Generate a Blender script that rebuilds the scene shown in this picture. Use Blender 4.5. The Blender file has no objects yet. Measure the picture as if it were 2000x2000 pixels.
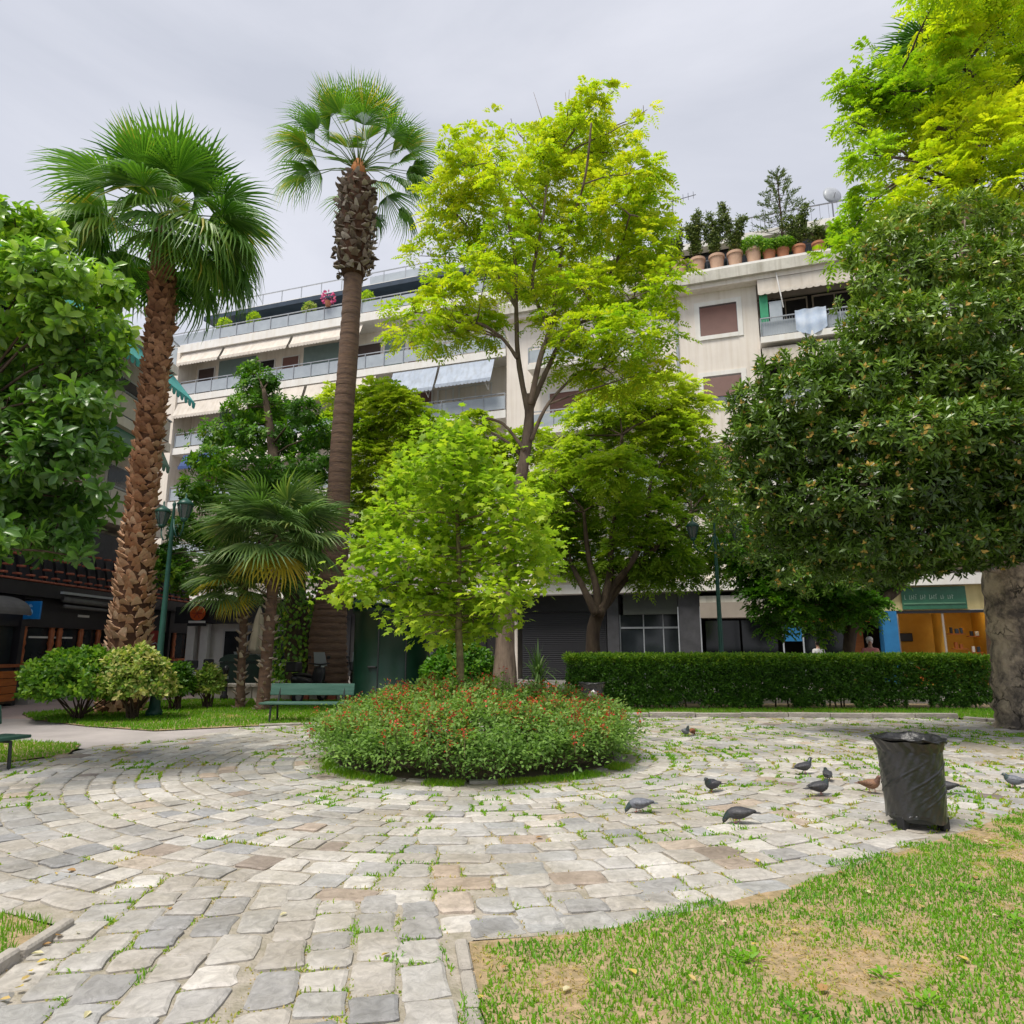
import bpy, math, random
import numpy as np
from mathutils import Vector, Matrix
# ---------------------------------------------------------------- camera, light, exposure
SC = bpy.context.scene
COL = SC.collection
R = math.radians
CAM_H, PITCH, FPX = 1.5, R(11.2), 1333.0
cd = bpy.data.cameras.new("camera"); cam = bpy.data.objects.new("camera", cd); COL.objects.link(cam)
cd.sensor_width = 24; cd.sensor_height = 24; cd.lens = 16.0; cd.clip_end = 2000; cd.clip_start = 0.05
cam.location = (0, 0, CAM_H); cam.rotation_euler = (R(90) + PITCH, 0, 0)
SC.camera = cam
SUN_EL, SUN_AZ = 65.0, -135.0      # azimuth measured from +Y towards +X
wd = bpy.data.worlds.new("World"); SC.world = wd; wd.use_nodes = True
nt = wd.node_tree; nt.nodes.clear()
def N(t, k, **kw):
    n = t.nodes.new(k)
    for a, b in kw.items(): setattr(n, a, b)
    return n
o_ = N(nt, 'ShaderNodeOutputWorld'); bg = N(nt, 'ShaderNodeBackground'); bg.inputs[1].default_value = 0.1
sk = N(nt, 'ShaderNodeTexSky', sky_type='NISHITA'); sk.sun_disc = False
sk.sun_elevation = R(SUN_EL); sk.sun_rotation = R(SUN_AZ); sk.dust_density = 2.0
tc = N(nt, 'ShaderNodeTexCoord'); mp = N(nt, 'ShaderNodeMapping'); mp.inputs['Scale'].default_value = (1.0, 1.0, 2.6)
mp.inputs['Rotation'].default_value = (0.25, 0.35, 0.5); mp.inputs['Location'].default_value = (-.67, -2.28, -6.51)
n1 = N(nt, 'ShaderNodeTexNoise'); n1.inputs['Scale'].default_value = 1.7; n1.inputs['Detail'].default_value = 7; n1.inputs['Roughness'].default_value = .55
n1.inputs['Distortion'].default_value = .6
cr = N(nt, 'ShaderNodeValToRGB')
cr.color_ramp.elements[0].position = .32; cr.color_ramp.elements[0].color = (2.10, 2.17, 2.42, 1)
cr.color_ramp.elements[1].position = .66; cr.color_ramp.elements[1].color = (2.74, 2.77, 3.0, 1)
mx = N(nt, 'ShaderNodeMixRGB'); mx.inputs[0].default_value = .93
L_ = nt.links.new
L_(tc.outputs['Generated'], mp.inputs[0]); L_(mp.outputs[0], n1.inputs['Vector']); L_(n1.outputs['Fac'], cr.inputs[0])
L_(sk.outputs[0], mx.inputs[1]); L_(cr.outputs[0], mx.inputs[2]); L_(mx.outputs[0], bg.inputs[0]); L_(bg.outputs[0], o_.inputs[0])
sl = bpy.data.lights.new("sun", 'SUN'); sl.energy = 1.5; sl.angle = R(20); sl.color = (1, .95, .86)
sun = bpy.data.objects.new("sun", sl); COL.objects.link(sun)
sd = Vector((math.sin(R(SUN_AZ)) * math.cos(R(SUN_EL)), math.cos(R(SUN_AZ)) * math.cos(R(SUN_EL)), math.sin(R(SUN_EL))))
sun.rotation_euler = sd.to_track_quat('Z', 'Y').to_euler()
SC.view_settings.view_transform = 'Standard'; SC.view_settings.look = 'None'; SC.view_settings.gamma = 1
SC.view_settings.exposure = 1.55; SC.view_settings.use_curve_mapping = False
SC.render.engine = 'CYCLES'
SC.cycles.max_bounces = 8; SC.cycles.diffuse_bounces = 4; SC.cycles.transmission_bounces = 5; SC.cycles.transparent_max_bounces = 8
# ---------------------------------------------------------------- surveying helpers (sight lines of the photograph, in metres)
cp, sp = math.cos(PITCH), math.sin(PITCH)
def ray(x, y):
    cx = (x - 1000) / FPX; cy = (1000 - y) / FPX
    return cx, cp - cy * sp, sp + cy * cp
def G(x, y, z=0.0):
    d = ray(x, y); t = (z - CAM_H) / d[2]
    return Vector((d[0] * t, d[1] * t, z))
def A(x, y, Y):
    d = ray(x, y); t = Y / d[1]
    return Vector((d[0] * t, Y, CAM_H + d[2] * t))
rng = np.random.default_rng(11); random.seed(5)
U = random.uniform
# ---------------------------------------------------------------- mesh helpers
class MB:
    def __init__(s): s.v = []; s.f = []; s.m = []; s.t = []
    def add(s, vs, fs, mi=0, tint=.5):
        b = len(s.v); s.v += [tuple(v) for v in vs]
        for f in fs: s.f.append([b + i for i in f]); s.m.append(mi); s.t.append(tint)
    def box(s, x0, x1, y0, y1, z0, z1, mi=0, tint=.5):
        s.add([(x0,y0,z0),(x1,y0,z0),(x1,y1,z0),(x0,y1,z0),(x0,y0,z1),(x1,y0,z1),(x1,y1,z1),(x0,y1,z1)],
              [(0,3,2,1),(4,5,6,7),(0,1,5,4),(1,2,6,5),(2,3,7,6),(3,0,4,7)], mi, tint)
        return s
    def rbox(s, x0, x1, y0, y1, z0, z1, b=.01, mi=0):     # box with chamfered edges
        X = (x0, x0+b, x1-b, x1); Y = (y0, y0+b, y1-b, y1); Z = (z0, z0+b, z1-b, z1)
        def q(a): s.add(a, [tuple(range(len(a)))], mi)
        q([(X[1],Y[1],Z[3]),(X[2],Y[1],Z[3]),(X[2],Y[2],Z[3]),(X[1],Y[2],Z[3])]); q([(X[1],Y[2],Z[0]),(X[2],Y[2],Z[0]),(X[2],Y[1],Z[0]),(X[1],Y[1],Z[0])])
        rings = [(1,Z[0]),(0,Z[1]),(0,Z[2]),(1,Z[3])]
        def ring(k, z):
            i = 1 if k else 0
            return [(X[1],Y[0+i],z),(X[2],Y[0+i],z),(X[3-i],Y[1],z),(X[3-i],Y[2],z),(X[2],Y[3-i],z),(X[1],Y[3-i],z),(X[0+i],Y[2],z),(X[0+i],Y[1],z)]
        rr = [ring(*a) for a in rings]
        b0 = sum(rr, [])
        s.add(b0, [(k*8+i, k*8+(i+1)%8, (k+1)*8+(i+1)%8, (k+1)*8+i) for k in range(3) for i in range(8)], mi)
        return s
    def tube(s, pts, rad, n=8, mi=0, cap=True, tint=.5, phase=0.):
        pts = [Vector(p) for p in pts]; k = len(pts)
        if not hasattr(rad, '__len__'): rad = [rad] * k
        vs = []; ref = None
        for i, p in enumerate(pts):
            d = (pts[min(i+1,k-1)] - pts[max(i-1,0)]).normalized()
            if ref is None: ref = Vector((1,0,0)) if abs(d.x) < .8 else Vector((0,1,0))
            a = d.cross(ref).normalized(); b = a.cross(d).normalized(); ref = b.cross(d).cross(b) if False else ref
            for j in range(n):
                th = 2*math.pi*j/n + phase
                vs.append(p + (a*math.cos(th) + b*math.sin(th)) * rad[i])
        fs = [(i*n+j, i*n+(j+1)%n, (i+1)*n+(j+1)%n, (i+1)*n+j) for i in range(k-1) for j in range(n)]
        if cap: fs += [tuple(range(n))[::-1], tuple(range((k-1)*n, k*n))]
        s.add(vs, fs, mi, tint); return s
    def lathe(s, prof, n=20, c=(0,0,0), mi=0, caps=True):
        vs = [(c[0]+r*math.cos(2*math.pi*j/n), c[1]+r*math.sin(2*math.pi*j/n), c[2]+z) for r, z in prof for j in range(n)]
        k = len(prof)
        fs = [(i*n+j, i*n+(j+1)%n, (i+1)*n+(j+1)%n, (i+1)*n+j) for i in range(k-1) for j in range(n)]
        if caps: fs += [tuple(range(n))[::-1], tuple(range((k-1)*n, k*n))]
        s.add(vs, fs, mi); return s
    def prism(s, poly, z0, z1, mi=0):
        n = len(poly)
        s.add([(p[0],p[1],z0) for p in poly] + [(p[0],p[1],z1) for p in poly],
              [tuple(range(n))[::-1], tuple(range(n,2*n))] + [(i,(i+1)%n,n+(i+1)%n,n+i) for i in range(n)], mi); return s
    def yprism(s, poly, y0, y1, mi=0):                    # polygon in x,z pushed along y
        n = len(poly)
        s.add([(p[0],y0,p[1]) for p in poly] + [(p[0],y1,p[1]) for p in poly],
              [tuple(range(n)), tuple(range(n,2*n))[::-1]] + [(i,n+i,n+(i+1)%n,(i+1)%n) for i in range(n)], mi); return s
    def loft(s, rings, mi=0):                             # list of closed rings of equal length
        n = len(rings[0]); k = len(rings)
        s.add(sum([list(r) for r in rings], []), [(i*n+j, i*n+(j+1)%n, (i+1)*n+(j+1)%n, (i+1)*n+j) for i in range(k-1) for j in range(n)]
              + [tuple(range(n))[::-1], tuple(range((k-1)*n,k*n))], mi); return s
    def xf(s, M):
        s.v = [tuple(M @ Vector(v)) for v in s.v]; return s
    def mesh(s, name, mats, smooth=False):
        me = bpy.data.meshes.new(name); me.from_pydata(s.v, [], s.f)
        for m in (mats if isinstance(mats, (list, tuple)) else [mats]): me.materials.append(m)
        me.polygons.foreach_set('material_index', s.m)
        a = me.attributes.new('tint', 'FLOAT', 'FACE'); a.data.foreach_set('value', s.t)
        if smooth: me.polygons.foreach_set('use_smooth', [True]*len(s.f))
        me.update(); return me
    def build(s, name, mats, parent=None, smooth=False, origin=None):
        if origin is not None: s.v = [(v[0]-origin[0], v[1]-origin[1], v[2]-origin[2]) for v in s.v]
        return link(name, s.mesh(name, mats, smooth), parent)
def link(name, me, parent=None, loc=None, rot=None):
    o = bpy.data.objects.new(name, me); COL.objects.link(o)
    if parent is not None: o.parent = parent
    if loc is not None: o.location = loc
    if rot is not None: o.rotation_euler = rot
    return o
def tag(o, label, cat, group=None, kind=None):
    if label: o['label'] = label
    if cat: o['category'] = cat
    if group: o['group'] = group
    if kind: o['kind'] = kind
    return o
def thing(name, label, cat, loc=(0,0,0), rz=0., group=None):
    o = link(name, None, None, loc, (0,0,rz)); return tag(o, label, cat, group)
def struct(o): o['kind'] = 'structure'; return o
def stuff(o): o['kind'] = 'stuff'; return o
def dup(root, loc=None, rz=None, label=None):
    r = root.copy(); COL.objects.link(r)
    if loc is not None: r.location = loc
    if rz is not None: r.rotation_euler = (0,0,rz)
    if label: r['label'] = label
    def rec(a, b):
        for ch in list(a.children):
            c = ch.copy(); COL.objects.link(c); c.parent = b; rec(ch, c)
    rec(root, r); return r
def nrm(a): return a / np.maximum(np.linalg.norm(a, axis=-1, keepdims=True), 1e-9)
def vnoise(x, y, s, seed=0):                               # smooth value noise 0..1
    x = np.asarray(x) / s + 37.7; y = np.asarray(y) / s + 91.3
    xi = np.floor(x).astype(np.int64); yi = np.floor(y).astype(np.int64); fx = x - xi; fy = y - yi
    fx = fx*fx*(3-2*fx); fy = fy*fy*(3-2*fy)
    def h(a, b):
        v = (a*374761393 + b*668265263 + seed*1442695041) & 0x7fffffff
        v = ((v ^ (v >> 13)) * 1274126177) & 0x7fffffff
        return ((v ^ (v >> 16)) & 0xffff) / 65535.
    return (h(xi,yi)*(1-fx)+h(xi+1,yi)*fx)*(1-fy) + (h(xi,yi+1)*(1-fx)+h(xi+1,yi+1)*fx)*fy
def fb(x, y, s, seed=0): return .55*vnoise(x,y,s,seed) + .3*vnoise(x,y,s*.45,seed+7) + .15*vnoise(x,y,s*.2,seed+13)
def raw_mesh(name, V, F, tint, mats, parent=None, smooth=False):    # numpy arrays, F (n,k) all of one size
    me = bpy.data.meshes.new(name); n, k = F.shape
    me.vertices.add(len(V)); me.vertices.foreach_set('co', V.astype(np.float32).ravel())
    me.loops.add(n*k); me.loops.foreach_set('vertex_index', F.astype(np.int32).ravel())
    me.polygons.add(n); me.polygons.foreach_set('loop_start', np.arange(n, dtype=np.int32)*k)
    me.update(calc_edges=True)
    a = me.attributes.new('tint', 'FLOAT', 'FACE'); a.data.foreach_set('value', np.asarray(tint, np.float32))
    me.materials.append(mats)
    if smooth: me.polygons.foreach_set('use_smooth', np.ones(n, bool))
    return link(name, me, parent)
def leaves(name, P, D, Nn, L, W, tint, mat, parent, origin=(0,0,0), bend=.12, fold=.08, form='diamond'):
    P = P - np.array(origin); D = nrm(D); S = nrm(np.cross(D, Nn)); Nn = np.cross(S, D)
    L = np.broadcast_to(L, (len(P),))[:,None]; W = np.broadcast_to(W, (len(P),))[:,None]; n = len(P)
    if form == 'diamond':
        V = np.stack([P, P + D*L*.5 + S*W*.5 + Nn*L*fold, P + D*L - Nn*L*bend, P + D*L*.5 - S*W*.5 + Nn*L*fold], 1).reshape(-1,3)
        F = np.arange(4*n).reshape(n,4); T = tint
    elif form == 'oval':
        a = P + D*L*.38; b = P + D*L*.74 - Nn*L*bend*.35
        V = np.stack([P, a + S*W*.4 + Nn*L*fold, b + S*W*.5 + Nn*L*fold, P + D*L - Nn*L*bend, b - S*W*.5 + Nn*L*fold, a - S*W*.4 + Nn*L*fold, a, b], 1).reshape(-1,3)
        i = np.arange(n)[:,None]*8
        F = np.concatenate([i+np.array([0,6,1,1]), i+np.array([6,7,2,1]), i+np.array([7,3,2,2]), i+np.array([0,5,6,6]), i+np.array([6,5,4,7]), i+np.array([7,4,3,3])])
        # triangles as true triangles
        Ft = np.concatenate([i+np.array(q) for q in ([0,6,1],[6,7,2],[6,2,1],[7,3,2],[0,5,6],[6,5,4],[6,4,7],[7,4,3])])
        F = Ft; T = np.tile(tint, 8)
    else:                                                  # lobed: five points
        c = P + D*L*.45
        ang = np.array([180, 125, 100, 52, 26, 0, -26, -52, -100, -125]) * math.pi/180
        rr = np.array([.45, .30, .58, .30, .34, .58, .34, .30, .58, .30])
        rr = np.array([.45, .36, .55, .30, .58, .32, .6, .32, .58, .30, .55, .36]); ang = np.array([180,140,112,84,58,28,0,-28,-58,-84,-112,-140])*math.pi/180
        V = np.stack([c] + [c + D*L*(r*math.cos(a)) + S*W*(r*math.sin(a)) - Nn*L*(bend*r*r*1.5) for a, r in zip(ang, rr)], 1).reshape(-1,3)
        i = np.arange(n)[:,None]*13
        F = np.concatenate([i+np.array([0, 1+k, 1+(k+1)%12]) for k in range(12)]); T = np.tile(tint, 12)
    return raw_mesh(name, V, F, T, mat, parent)
# ---------------------------------------------------------------- materials
def bsdf(name):
    m = bpy.data.materials.new(name); m.use_nodes = True; t = m.node_tree
    return m, t, t.nodes['Principled BSDF'], t.links.new
def M(name, c1, c2=None, scale=6., rough=.7, bump=0., bscale=30., metal=0., spec=.4, streak=0., detail=5, stretch=(1,1,1), coat=0.):
    m, t, b, l = bsdf(name)
    b.inputs['Roughness'].default_value = rough; b.inputs['Metallic'].default_value = metal; b.inputs['Specular IOR Level'].default_value = spec
    b.inputs['Coat Weight'].default_value = coat
    tcn = N(t, 'ShaderNodeTexCoord'); mpn = N(t, 'ShaderNodeMapping'); mpn.inputs['Scale'].default_value = stretch
    l(tcn.outputs['Object'], mpn.inputs[0])
    if c2 is None: c2 = tuple(x*.82 for x in c1)
    ns = N(t, 'ShaderNodeTexNoise'); ns.inputs['Scale'].default_value = scale; ns.inputs['Detail'].default_value = detail; ns.inputs['Roughness'].default_value = .62
    l(mpn.outputs[0], ns.inputs['Vector'])
    r = N(t, 'ShaderNodeValToRGB'); r.color_ramp.elements[0].position = .34; r.color_ramp.elements[1].position = .66
    r.color_ramp.elements[0].color = (*c1, 1); r.color_ramp.elements[1].color = (*c2, 1)
    l(ns.outputs['Fac'], r.inputs[0]); out = r.outputs[0]
    if streak:                                             # rain streaks, a stain with its own shape
        m2 = N(t, 'ShaderNodeMapping'); m2.inputs['Scale'].default_value = (3.2, 3.2, .16); l(tcn.outputs['Object'], m2.inputs[0])
        n2 = N(t, 'ShaderNodeTexNoise'); n2.inputs['Scale'].default_value = 1.6; n2.inputs['Detail'].default_value = 6; l(m2.outputs[0], n2.inputs['Vector'])
        r2 = N(t, 'ShaderNodeValToRGB'); r2.color_ramp.elements[0].position = .45; r2.color_ramp.elements[1].position = .75
        r2.color_ramp.elements[0].color = (1,1,1,1); k = 1-streak; r2.color_ramp.elements[1].color = (k, k*.97, k*.92, 1); l(n2.outputs['Fac'], r2.inputs[0])
        mm = N(t, 'ShaderNodeMixRGB', blend_type='MULTIPLY'); mm.inputs[0].default_value = 1; l(out, mm.inputs[1]); l(r2.outputs[0], mm.inputs[2]); out = mm.outputs[0]
    l(out, b.inputs['Base Color'])
    if bump:
        n3 = N(t, 'ShaderNodeTexNoise'); n3.inputs['Scale'].default_value = bscale; n3.inputs['Detail'].default_value = 6; l(mpn.outputs[0], n3.inputs['Vector'])
        bp = N(t, 'ShaderNodeBump'); bp.inputs['Strength'].default_value = bump; bp.inputs['Distance'].default_value = .02; l(n3.outputs['Fac'], bp.inputs['Height']); l(bp.outputs[0], b.inputs['Normal'])
    return m
def slatM(name, c, pitch=.045, rough=.55):                 # rolling shutter: shallow horizontal ribs, too fine to pick apart
    m, t, b, l = bsdf(name); b.inputs['Roughness'].default_value = rough; b.inputs['Base Color'].default_value = (*c,1)
    tcn = N(t, 'ShaderNodeTexCoord'); w = N(t, 'ShaderNodeTexWave', bands_direction='Z'); w.inputs['Scale'].default_value = .314/pitch
    l(tcn.outputs['Object'], w.inputs['Vector'])
    ns = N(t, 'ShaderNodeTexNoise'); ns.inputs['Scale'].default_value = 2.5; l(tcn.outputs['Object'], ns.inputs['Vector'])
    r = N(t, 'ShaderNodeValToRGB'); r.color_ramp.elements[0].color = (*[x*.85 for x in c],1); r.color_ramp.elements[1].color = (*[min(1,x*1.12) for x in c],1); l(ns.outputs['Fac'], r.inputs[0]); l(r.outputs[0], b.inputs['Base Color'])
    bp = N(t, 'ShaderNodeBump'); bp.inputs['Distance'].default_value = .012; bp.inputs['Strength'].default_value = .8; l(w.outputs['Fac'], bp.inputs['Height']); l(bp.outputs[0], b.inputs['Normal'])
    return m
def tintM(name, stops, rough=.5, trans=0., spec=.35, mottle=0., mscale=40., bump=0., veins=0., stain=0.):     # colour by the piece's own 'tint'
    m, t, b, l = bsdf(name); b.inputs['Roughness'].default_value = rough; b.inputs['Specular IOR Level'].default_value = spec
    at = N(t, 'ShaderNodeAttribute'); at.attribute_name = 'tint'
    r = N(t, 'ShaderNodeValToRGB'); e = r.color_ramp.elements
    while len(e) < len(stops): e.new(.5)
    for i, (p, c) in enumerate(stops): e[i].position = p; e[i].color = (*c, 1)
    l(at.outputs['Fac'], r.inputs[0]); out = r.outputs[0]
    tcn = N(t, 'ShaderNodeTexCoord')
    if mottle:
        ns = N(t, 'ShaderNodeTexNoise'); ns.inputs['Scale'].default_value = mscale; ns.inputs['Detail'].default_value = 8; ns.inputs['Roughness'].default_value = .7; ns.inputs['Distortion'].default_value = veins
        l(tcn.outputs['Object'], ns.inputs['Vector'])
        r2 = N(t, 'ShaderNodeValToRGB'); r2.color_ramp.elements[0].position = .3; r2.color_ramp.elements[1].position = .7
        k = 1-mottle; r2.color_ramp.elements[0].color = (k,k,k,1); k = 1+mottle*.5; r2.color_ramp.elements[1].color = (k,k,k,1); l(ns.outputs['Fac'], r2.inputs[0])
        mm = N(t, 'ShaderNodeMixRGB', blend_type='MULTIPLY'); mm.inputs[0].default_value = 1; l(out, mm.inputs[1]); l(r2.outputs[0], mm.inputs[2]); out = mm.outputs[0]
        if stain:                                          # dirt that runs on across neighbouring pieces
            n4 = N(t, 'ShaderNodeTexNoise'); n4.inputs['Scale'].default_value = 1.1; n4.inputs['Detail'].default_value = 9; n4.inputs['Roughness'].default_value = .68; l(tcn.outputs['Object'], n4.inputs['Vector'])
            r4 = N(t, 'ShaderNodeValToRGB'); r4.color_ramp.elements[0].position = .38; r4.color_ramp.elements[1].position = .62; k = 1-stain
            r4.color_ramp.elements[0].color = (k, k*.97, k*.90, 1); r4.color_ramp.elements[1].color = (1,1,1,1); l(n4.outputs['Fac'], r4.inputs[0])
            m4 = N(t, 'ShaderNodeMixRGB', blend_type='MULTIPLY'); m4.inputs[0].default_value = 1; l(out, m4.inputs[1]); l(r4.outputs[0], m4.inputs[2]); out = m4.outputs[0]
        if bump:
            bp = N(t, 'ShaderNodeBump'); bp.inputs['Strength'].default_value = bump; bp.inputs['Distance'].default_value = .015; l(ns.outputs['Fac'], bp.inputs['Height']); l(bp.outputs[0], b.inputs['Normal'])
    l(out, b.inputs['Base Color'])
    if trans:
        tr = N(t, 'ShaderNodeBsdfTranslucent'); g = N(t, 'ShaderNodeMixRGB', blend_type='MULTIPLY'); g.inputs[0].default_value = 1; g.inputs[2].default_value = (1.17, 1.36, .6, 1)
        l(out, g.inputs[1]); l(g.outputs[0], tr.inputs[0])
        mxs = N(t, 'ShaderNodeMixShader'); mxs.inputs[0].default_value = trans; l(b.outputs[0], mxs.inputs[1]); l(tr.outputs[0], mxs.inputs[2])
        l(mxs.outputs[0], t.nodes['Material Output'].inputs[0])
    return m
def glassM(name, c=(.016,.02,.023), rough=.08):
    return M(name, c, tuple(x*1.6 for x in c), 1.2, rough, spec=.4)
m_bright = tintM('leaf_yellow_green', [(0,(.10,.24,.016)),(.45,(.32,.48,.022)),(.8,(.56,.60,.024)),(1,(.74,.66,.035))], .5, .48)
m_gold = tintM('leaf_golden', [(0,(.15,.30,.018)),(.4,(.34,.50,.020)),(.72,(.62,.68,.022)),(1,(.86,.80,.024))], .5, .5)
m_mid = tintM('leaf_mid_green', [(0,(.045,.14,.014)),(.5,(.13,.29,.02)),(.85,(.29,.46,.026)),(1,(.47,.57,.03))], .5, .45)
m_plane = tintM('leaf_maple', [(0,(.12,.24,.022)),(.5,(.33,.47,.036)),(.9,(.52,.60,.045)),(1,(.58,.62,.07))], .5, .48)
m_dark = tintM('leaf_dark_green', [(0,(.03,.10,.012)),(.5,(.10,.25,.02)),(.85,(.25,.40,.028)),(1,(.45,.46,.04))], .42, .38)
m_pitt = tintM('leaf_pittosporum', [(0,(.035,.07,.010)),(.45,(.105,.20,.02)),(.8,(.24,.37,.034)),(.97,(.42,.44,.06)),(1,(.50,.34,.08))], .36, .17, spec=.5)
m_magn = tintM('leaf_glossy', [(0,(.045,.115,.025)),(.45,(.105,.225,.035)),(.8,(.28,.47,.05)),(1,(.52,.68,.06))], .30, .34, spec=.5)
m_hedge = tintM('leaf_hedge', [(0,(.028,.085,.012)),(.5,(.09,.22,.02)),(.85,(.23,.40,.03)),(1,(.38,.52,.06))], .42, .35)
m_salvia = tintM('leaf_salvia', [(0,(.08,.17,.04)),(.5,(.19,.32,.07)),(.85,(.32,.45,.12)),(1,(.48,.50,.15))], .6, .38)
m_red = tintM('flower_red', [(0,(.34,.03,.018)),(.6,(.62,.05,.03)),(1,(.72,.16,.08))], .6, .35)
m_varieg = tintM('leaf_variegated', [(0,(.08,.16,.025)),(.35,(.19,.32,.04)),(.6,(.44,.47,.13)),(1,(.72,.62,.27))], .5, .35)
m_frond = tintM('palm_frond', [(0,(.045,.13,.022)),(.5,(.12,.26,.035)),(.85,(.23,.39,.05)),(1,(.55,.48,.08))], .38, .40, spec=.5)
m_frond2 = tintM('windmill_frond', [(0,(.055,.12,.03)),(.5,(.13,.235,.06)),(.85,(.27,.38,.11)),(1,(.44,.46,.14))], .42, .33, spec=.5)
m_oldfrond = tintM('dry_frond', [(0,(.34,.31,.04)),(.5,(.60,.50,.05)),(1,(.74,.54,.07))], .5, .4)
m_petiole = M('palm_petiole', (.15,.24,.05), (.09,.16,.035), 5, .5)
m_boot = tintM('leaf_base', [(0,(.19,.088,.045)),(.5,(.43,.225,.12)),(1,(.68,.47,.31))], .85, mottle=.35, mscale=14, bump=.5)
m_bootg = tintM('leaf_base_grey', [(0,(.06,.04,.03)),(.5,(.22,.165,.125)),(1,(.62,.54,.45))], .85, mottle=.35, mscale=14, bump=.5)
m_fibre = M('palm_fibre', (.10,.045,.02), (.05,.022,.012), 12, .9, .6, 40, stretch=(1,1,.4))
m_orange_fibre = M('orange_fibre', (.42,.17,.05), (.28,.10,.03), 12, .9, .4, 40)
m_palmbark = M('ringed_palm_bark', (.19,.115,.075), (.10,.065,.05), 5, .9, .9, 16, stretch=(.5,.5,3))
m_greybark = M('grey_bark', (.30,.235,.17), (.13,.095,.07), 7, .9, 1., 14, stretch=(1,1,.28))
m_darkbark = M('dark_bark', (.10,.07,.045), (.045,.03,.02), 6, .9, .8, 20, stretch=(1,1,.3))
m_patchbark = M('patchy_bark', (.50,.42,.32), (.11,.09,.075), 2.2, .85, 1., 9, detail=10, stretch=(1,1,.8))
def crackbark(name, c1, c2, crack, sc=3., stretch=(1,1,.55), depth=.05):
    m, t, b, l = bsdf(name); b.inputs['Roughness'].default_value = .9
    tcn = N(t, 'ShaderNodeTexCoord'); mpn = N(t, 'ShaderNodeMapping'); mpn.inputs['Scale'].default_value = stretch; l(tcn.outputs['Object'], mpn.inputs[0])
    nd = N(t, 'ShaderNodeTexNoise'); nd.inputs['Scale'].default_value = 2.2; nd.inputs['Detail'].default_value = 5; l(mpn.outputs[0], nd.inputs['Vector'])
    ad = N(t, 'ShaderNodeMixRGB', blend_type='ADD'); ad.inputs[0].default_value = .8; l(mpn.outputs[0], ad.inputs[1]); l(nd.outputs['Color'], ad.inputs[2])
    v = N(t, 'ShaderNodeTexVoronoi', feature='DISTANCE_TO_EDGE'); v.inputs['Scale'].default_value = sc; l(ad.outputs[0], v.inputs['Vector'])
    r0 = N(t, 'ShaderNodeValToRGB'); r0.color_ramp.elements[0].position = .0; r0.color_ramp.elements[1].position = .035; l(v.outputs['Distance'], r0.inputs[0])
    n2 = N(t, 'ShaderNodeTexNoise'); n2.inputs['Scale'].default_value = 2.6; n2.inputs['Detail'].default_value = 10; n2.inputs['Roughness'].default_value = .7; l(mpn.outputs[0], n2.inputs['Vector'])
    r = N(t, 'ShaderNodeValToRGB'); e = r.color_ramp.elements; e[0].position = .40; e[0].color = (*c1,1); e[1].position = .60; e[1].color = (*c2,1); l(n2.outputs['Fac'], r.inputs[0])
    n5 = N(t, 'ShaderNodeTexNoise'); n5.inputs['Scale'].default_value = 1.6; n5.inputs['Detail'].default_value = 6; l(mpn.outputs[0], n5.inputs['Vector'])
    r5 = N(t, 'ShaderNodeValToRGB'); r5.color_ramp.elements[0].position = .42; r5.color_ramp.elements[1].position = .56; l(n5.outputs['Fac'], r5.inputs[0])
    mxm = N(t, 'ShaderNodeMixRGB', blend_type='LIGHTEN'); mxm.inputs[0].default_value = 1; l(r0.outputs[0], mxm.inputs[1]); l(r5.outputs[0], mxm.inputs[2]); r0 = mxm
    mm = N(t, 'ShaderNodeMixRGB'); mm.inputs[1].default_value = (*crack,1); l(r0.outputs[0], mm.inputs[0]); l(r.outputs[0], mm.inputs[2]); l(mm.outputs[0], b.inputs['Base Color'])
    n3 = N(t, 'ShaderNodeTexNoise'); n3.inputs['Scale'].default_value = 14; n3.inputs['Detail'].default_value = 8; l(mpn.outputs[0], n3.inputs['Vector'])
    hm = N(t, 'ShaderNodeMixRGB', blend_type='ADD'); hm.inputs[0].default_value = .8; l(r0.outputs[0], hm.inputs[1]); l(n3.outputs['Fac'], hm.inputs[2])
    bp = N(t, 'ShaderNodeBump'); bp.inputs['Strength'].default_value = 1; bp.inputs['Distance'].default_value = depth; l(hm.outputs[0], bp.inputs['Height']); l(bp.outputs[0], b.inputs['Normal'])
    return m
m_patchbark = crackbark('patchy_bark', (.095,.08,.07), (.47,.385,.29), (.06,.05,.04), 2.6, (1,1,.8), .06)
m_youngbark = M('young_bark', (.24,.19,.09), (.13,.10,.05), 12, .8, .4, 40)
m_soil = M('bed_soil', (.10,.075,.05), (.06,.045,.03), 4, .95, .6, 30)
# ---------------------------------------------------------------- ground
def inside(px, py, poly):
    px = np.asarray(px); py = np.asarray(py); r = np.zeros(px.shape, bool); n = len(poly)
    for i in range(n):
        x1, y1 = poly[i]; x2, y2 = poly[(i+1) % n]
        if y1 == y2: continue
        c = ((y1 > py) != (y2 > py)) & (px < (x2-x1)*(py-y1)/(y2-y1)+x1)
        r ^= c
    return r
def sheet(name, poly, z, mat):
    mb = MB(); mb.add([(p[0],p[1],z) for p in poly], [tuple(range(len(poly)))]); return struct(mb.build(name, mat))
m_asph = M('asphalt', (.085,.083,.085), (.055,.054,.056), 1.2, .9, .5, 90)
m_conc = M('path_concrete', (.42,.38,.37), (.33,.30,.29), 1.6, .9, .4, 60, detail=9)
m_pink = M('pink_pavement', (.46,.35,.32), (.37,.29,.27), 1.2, .85, .3, 50)
m_bed = M('sandy_joints', (.40,.355,.30), (.25,.225,.165), 9, .95, .7, 60, detail=9)
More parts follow.
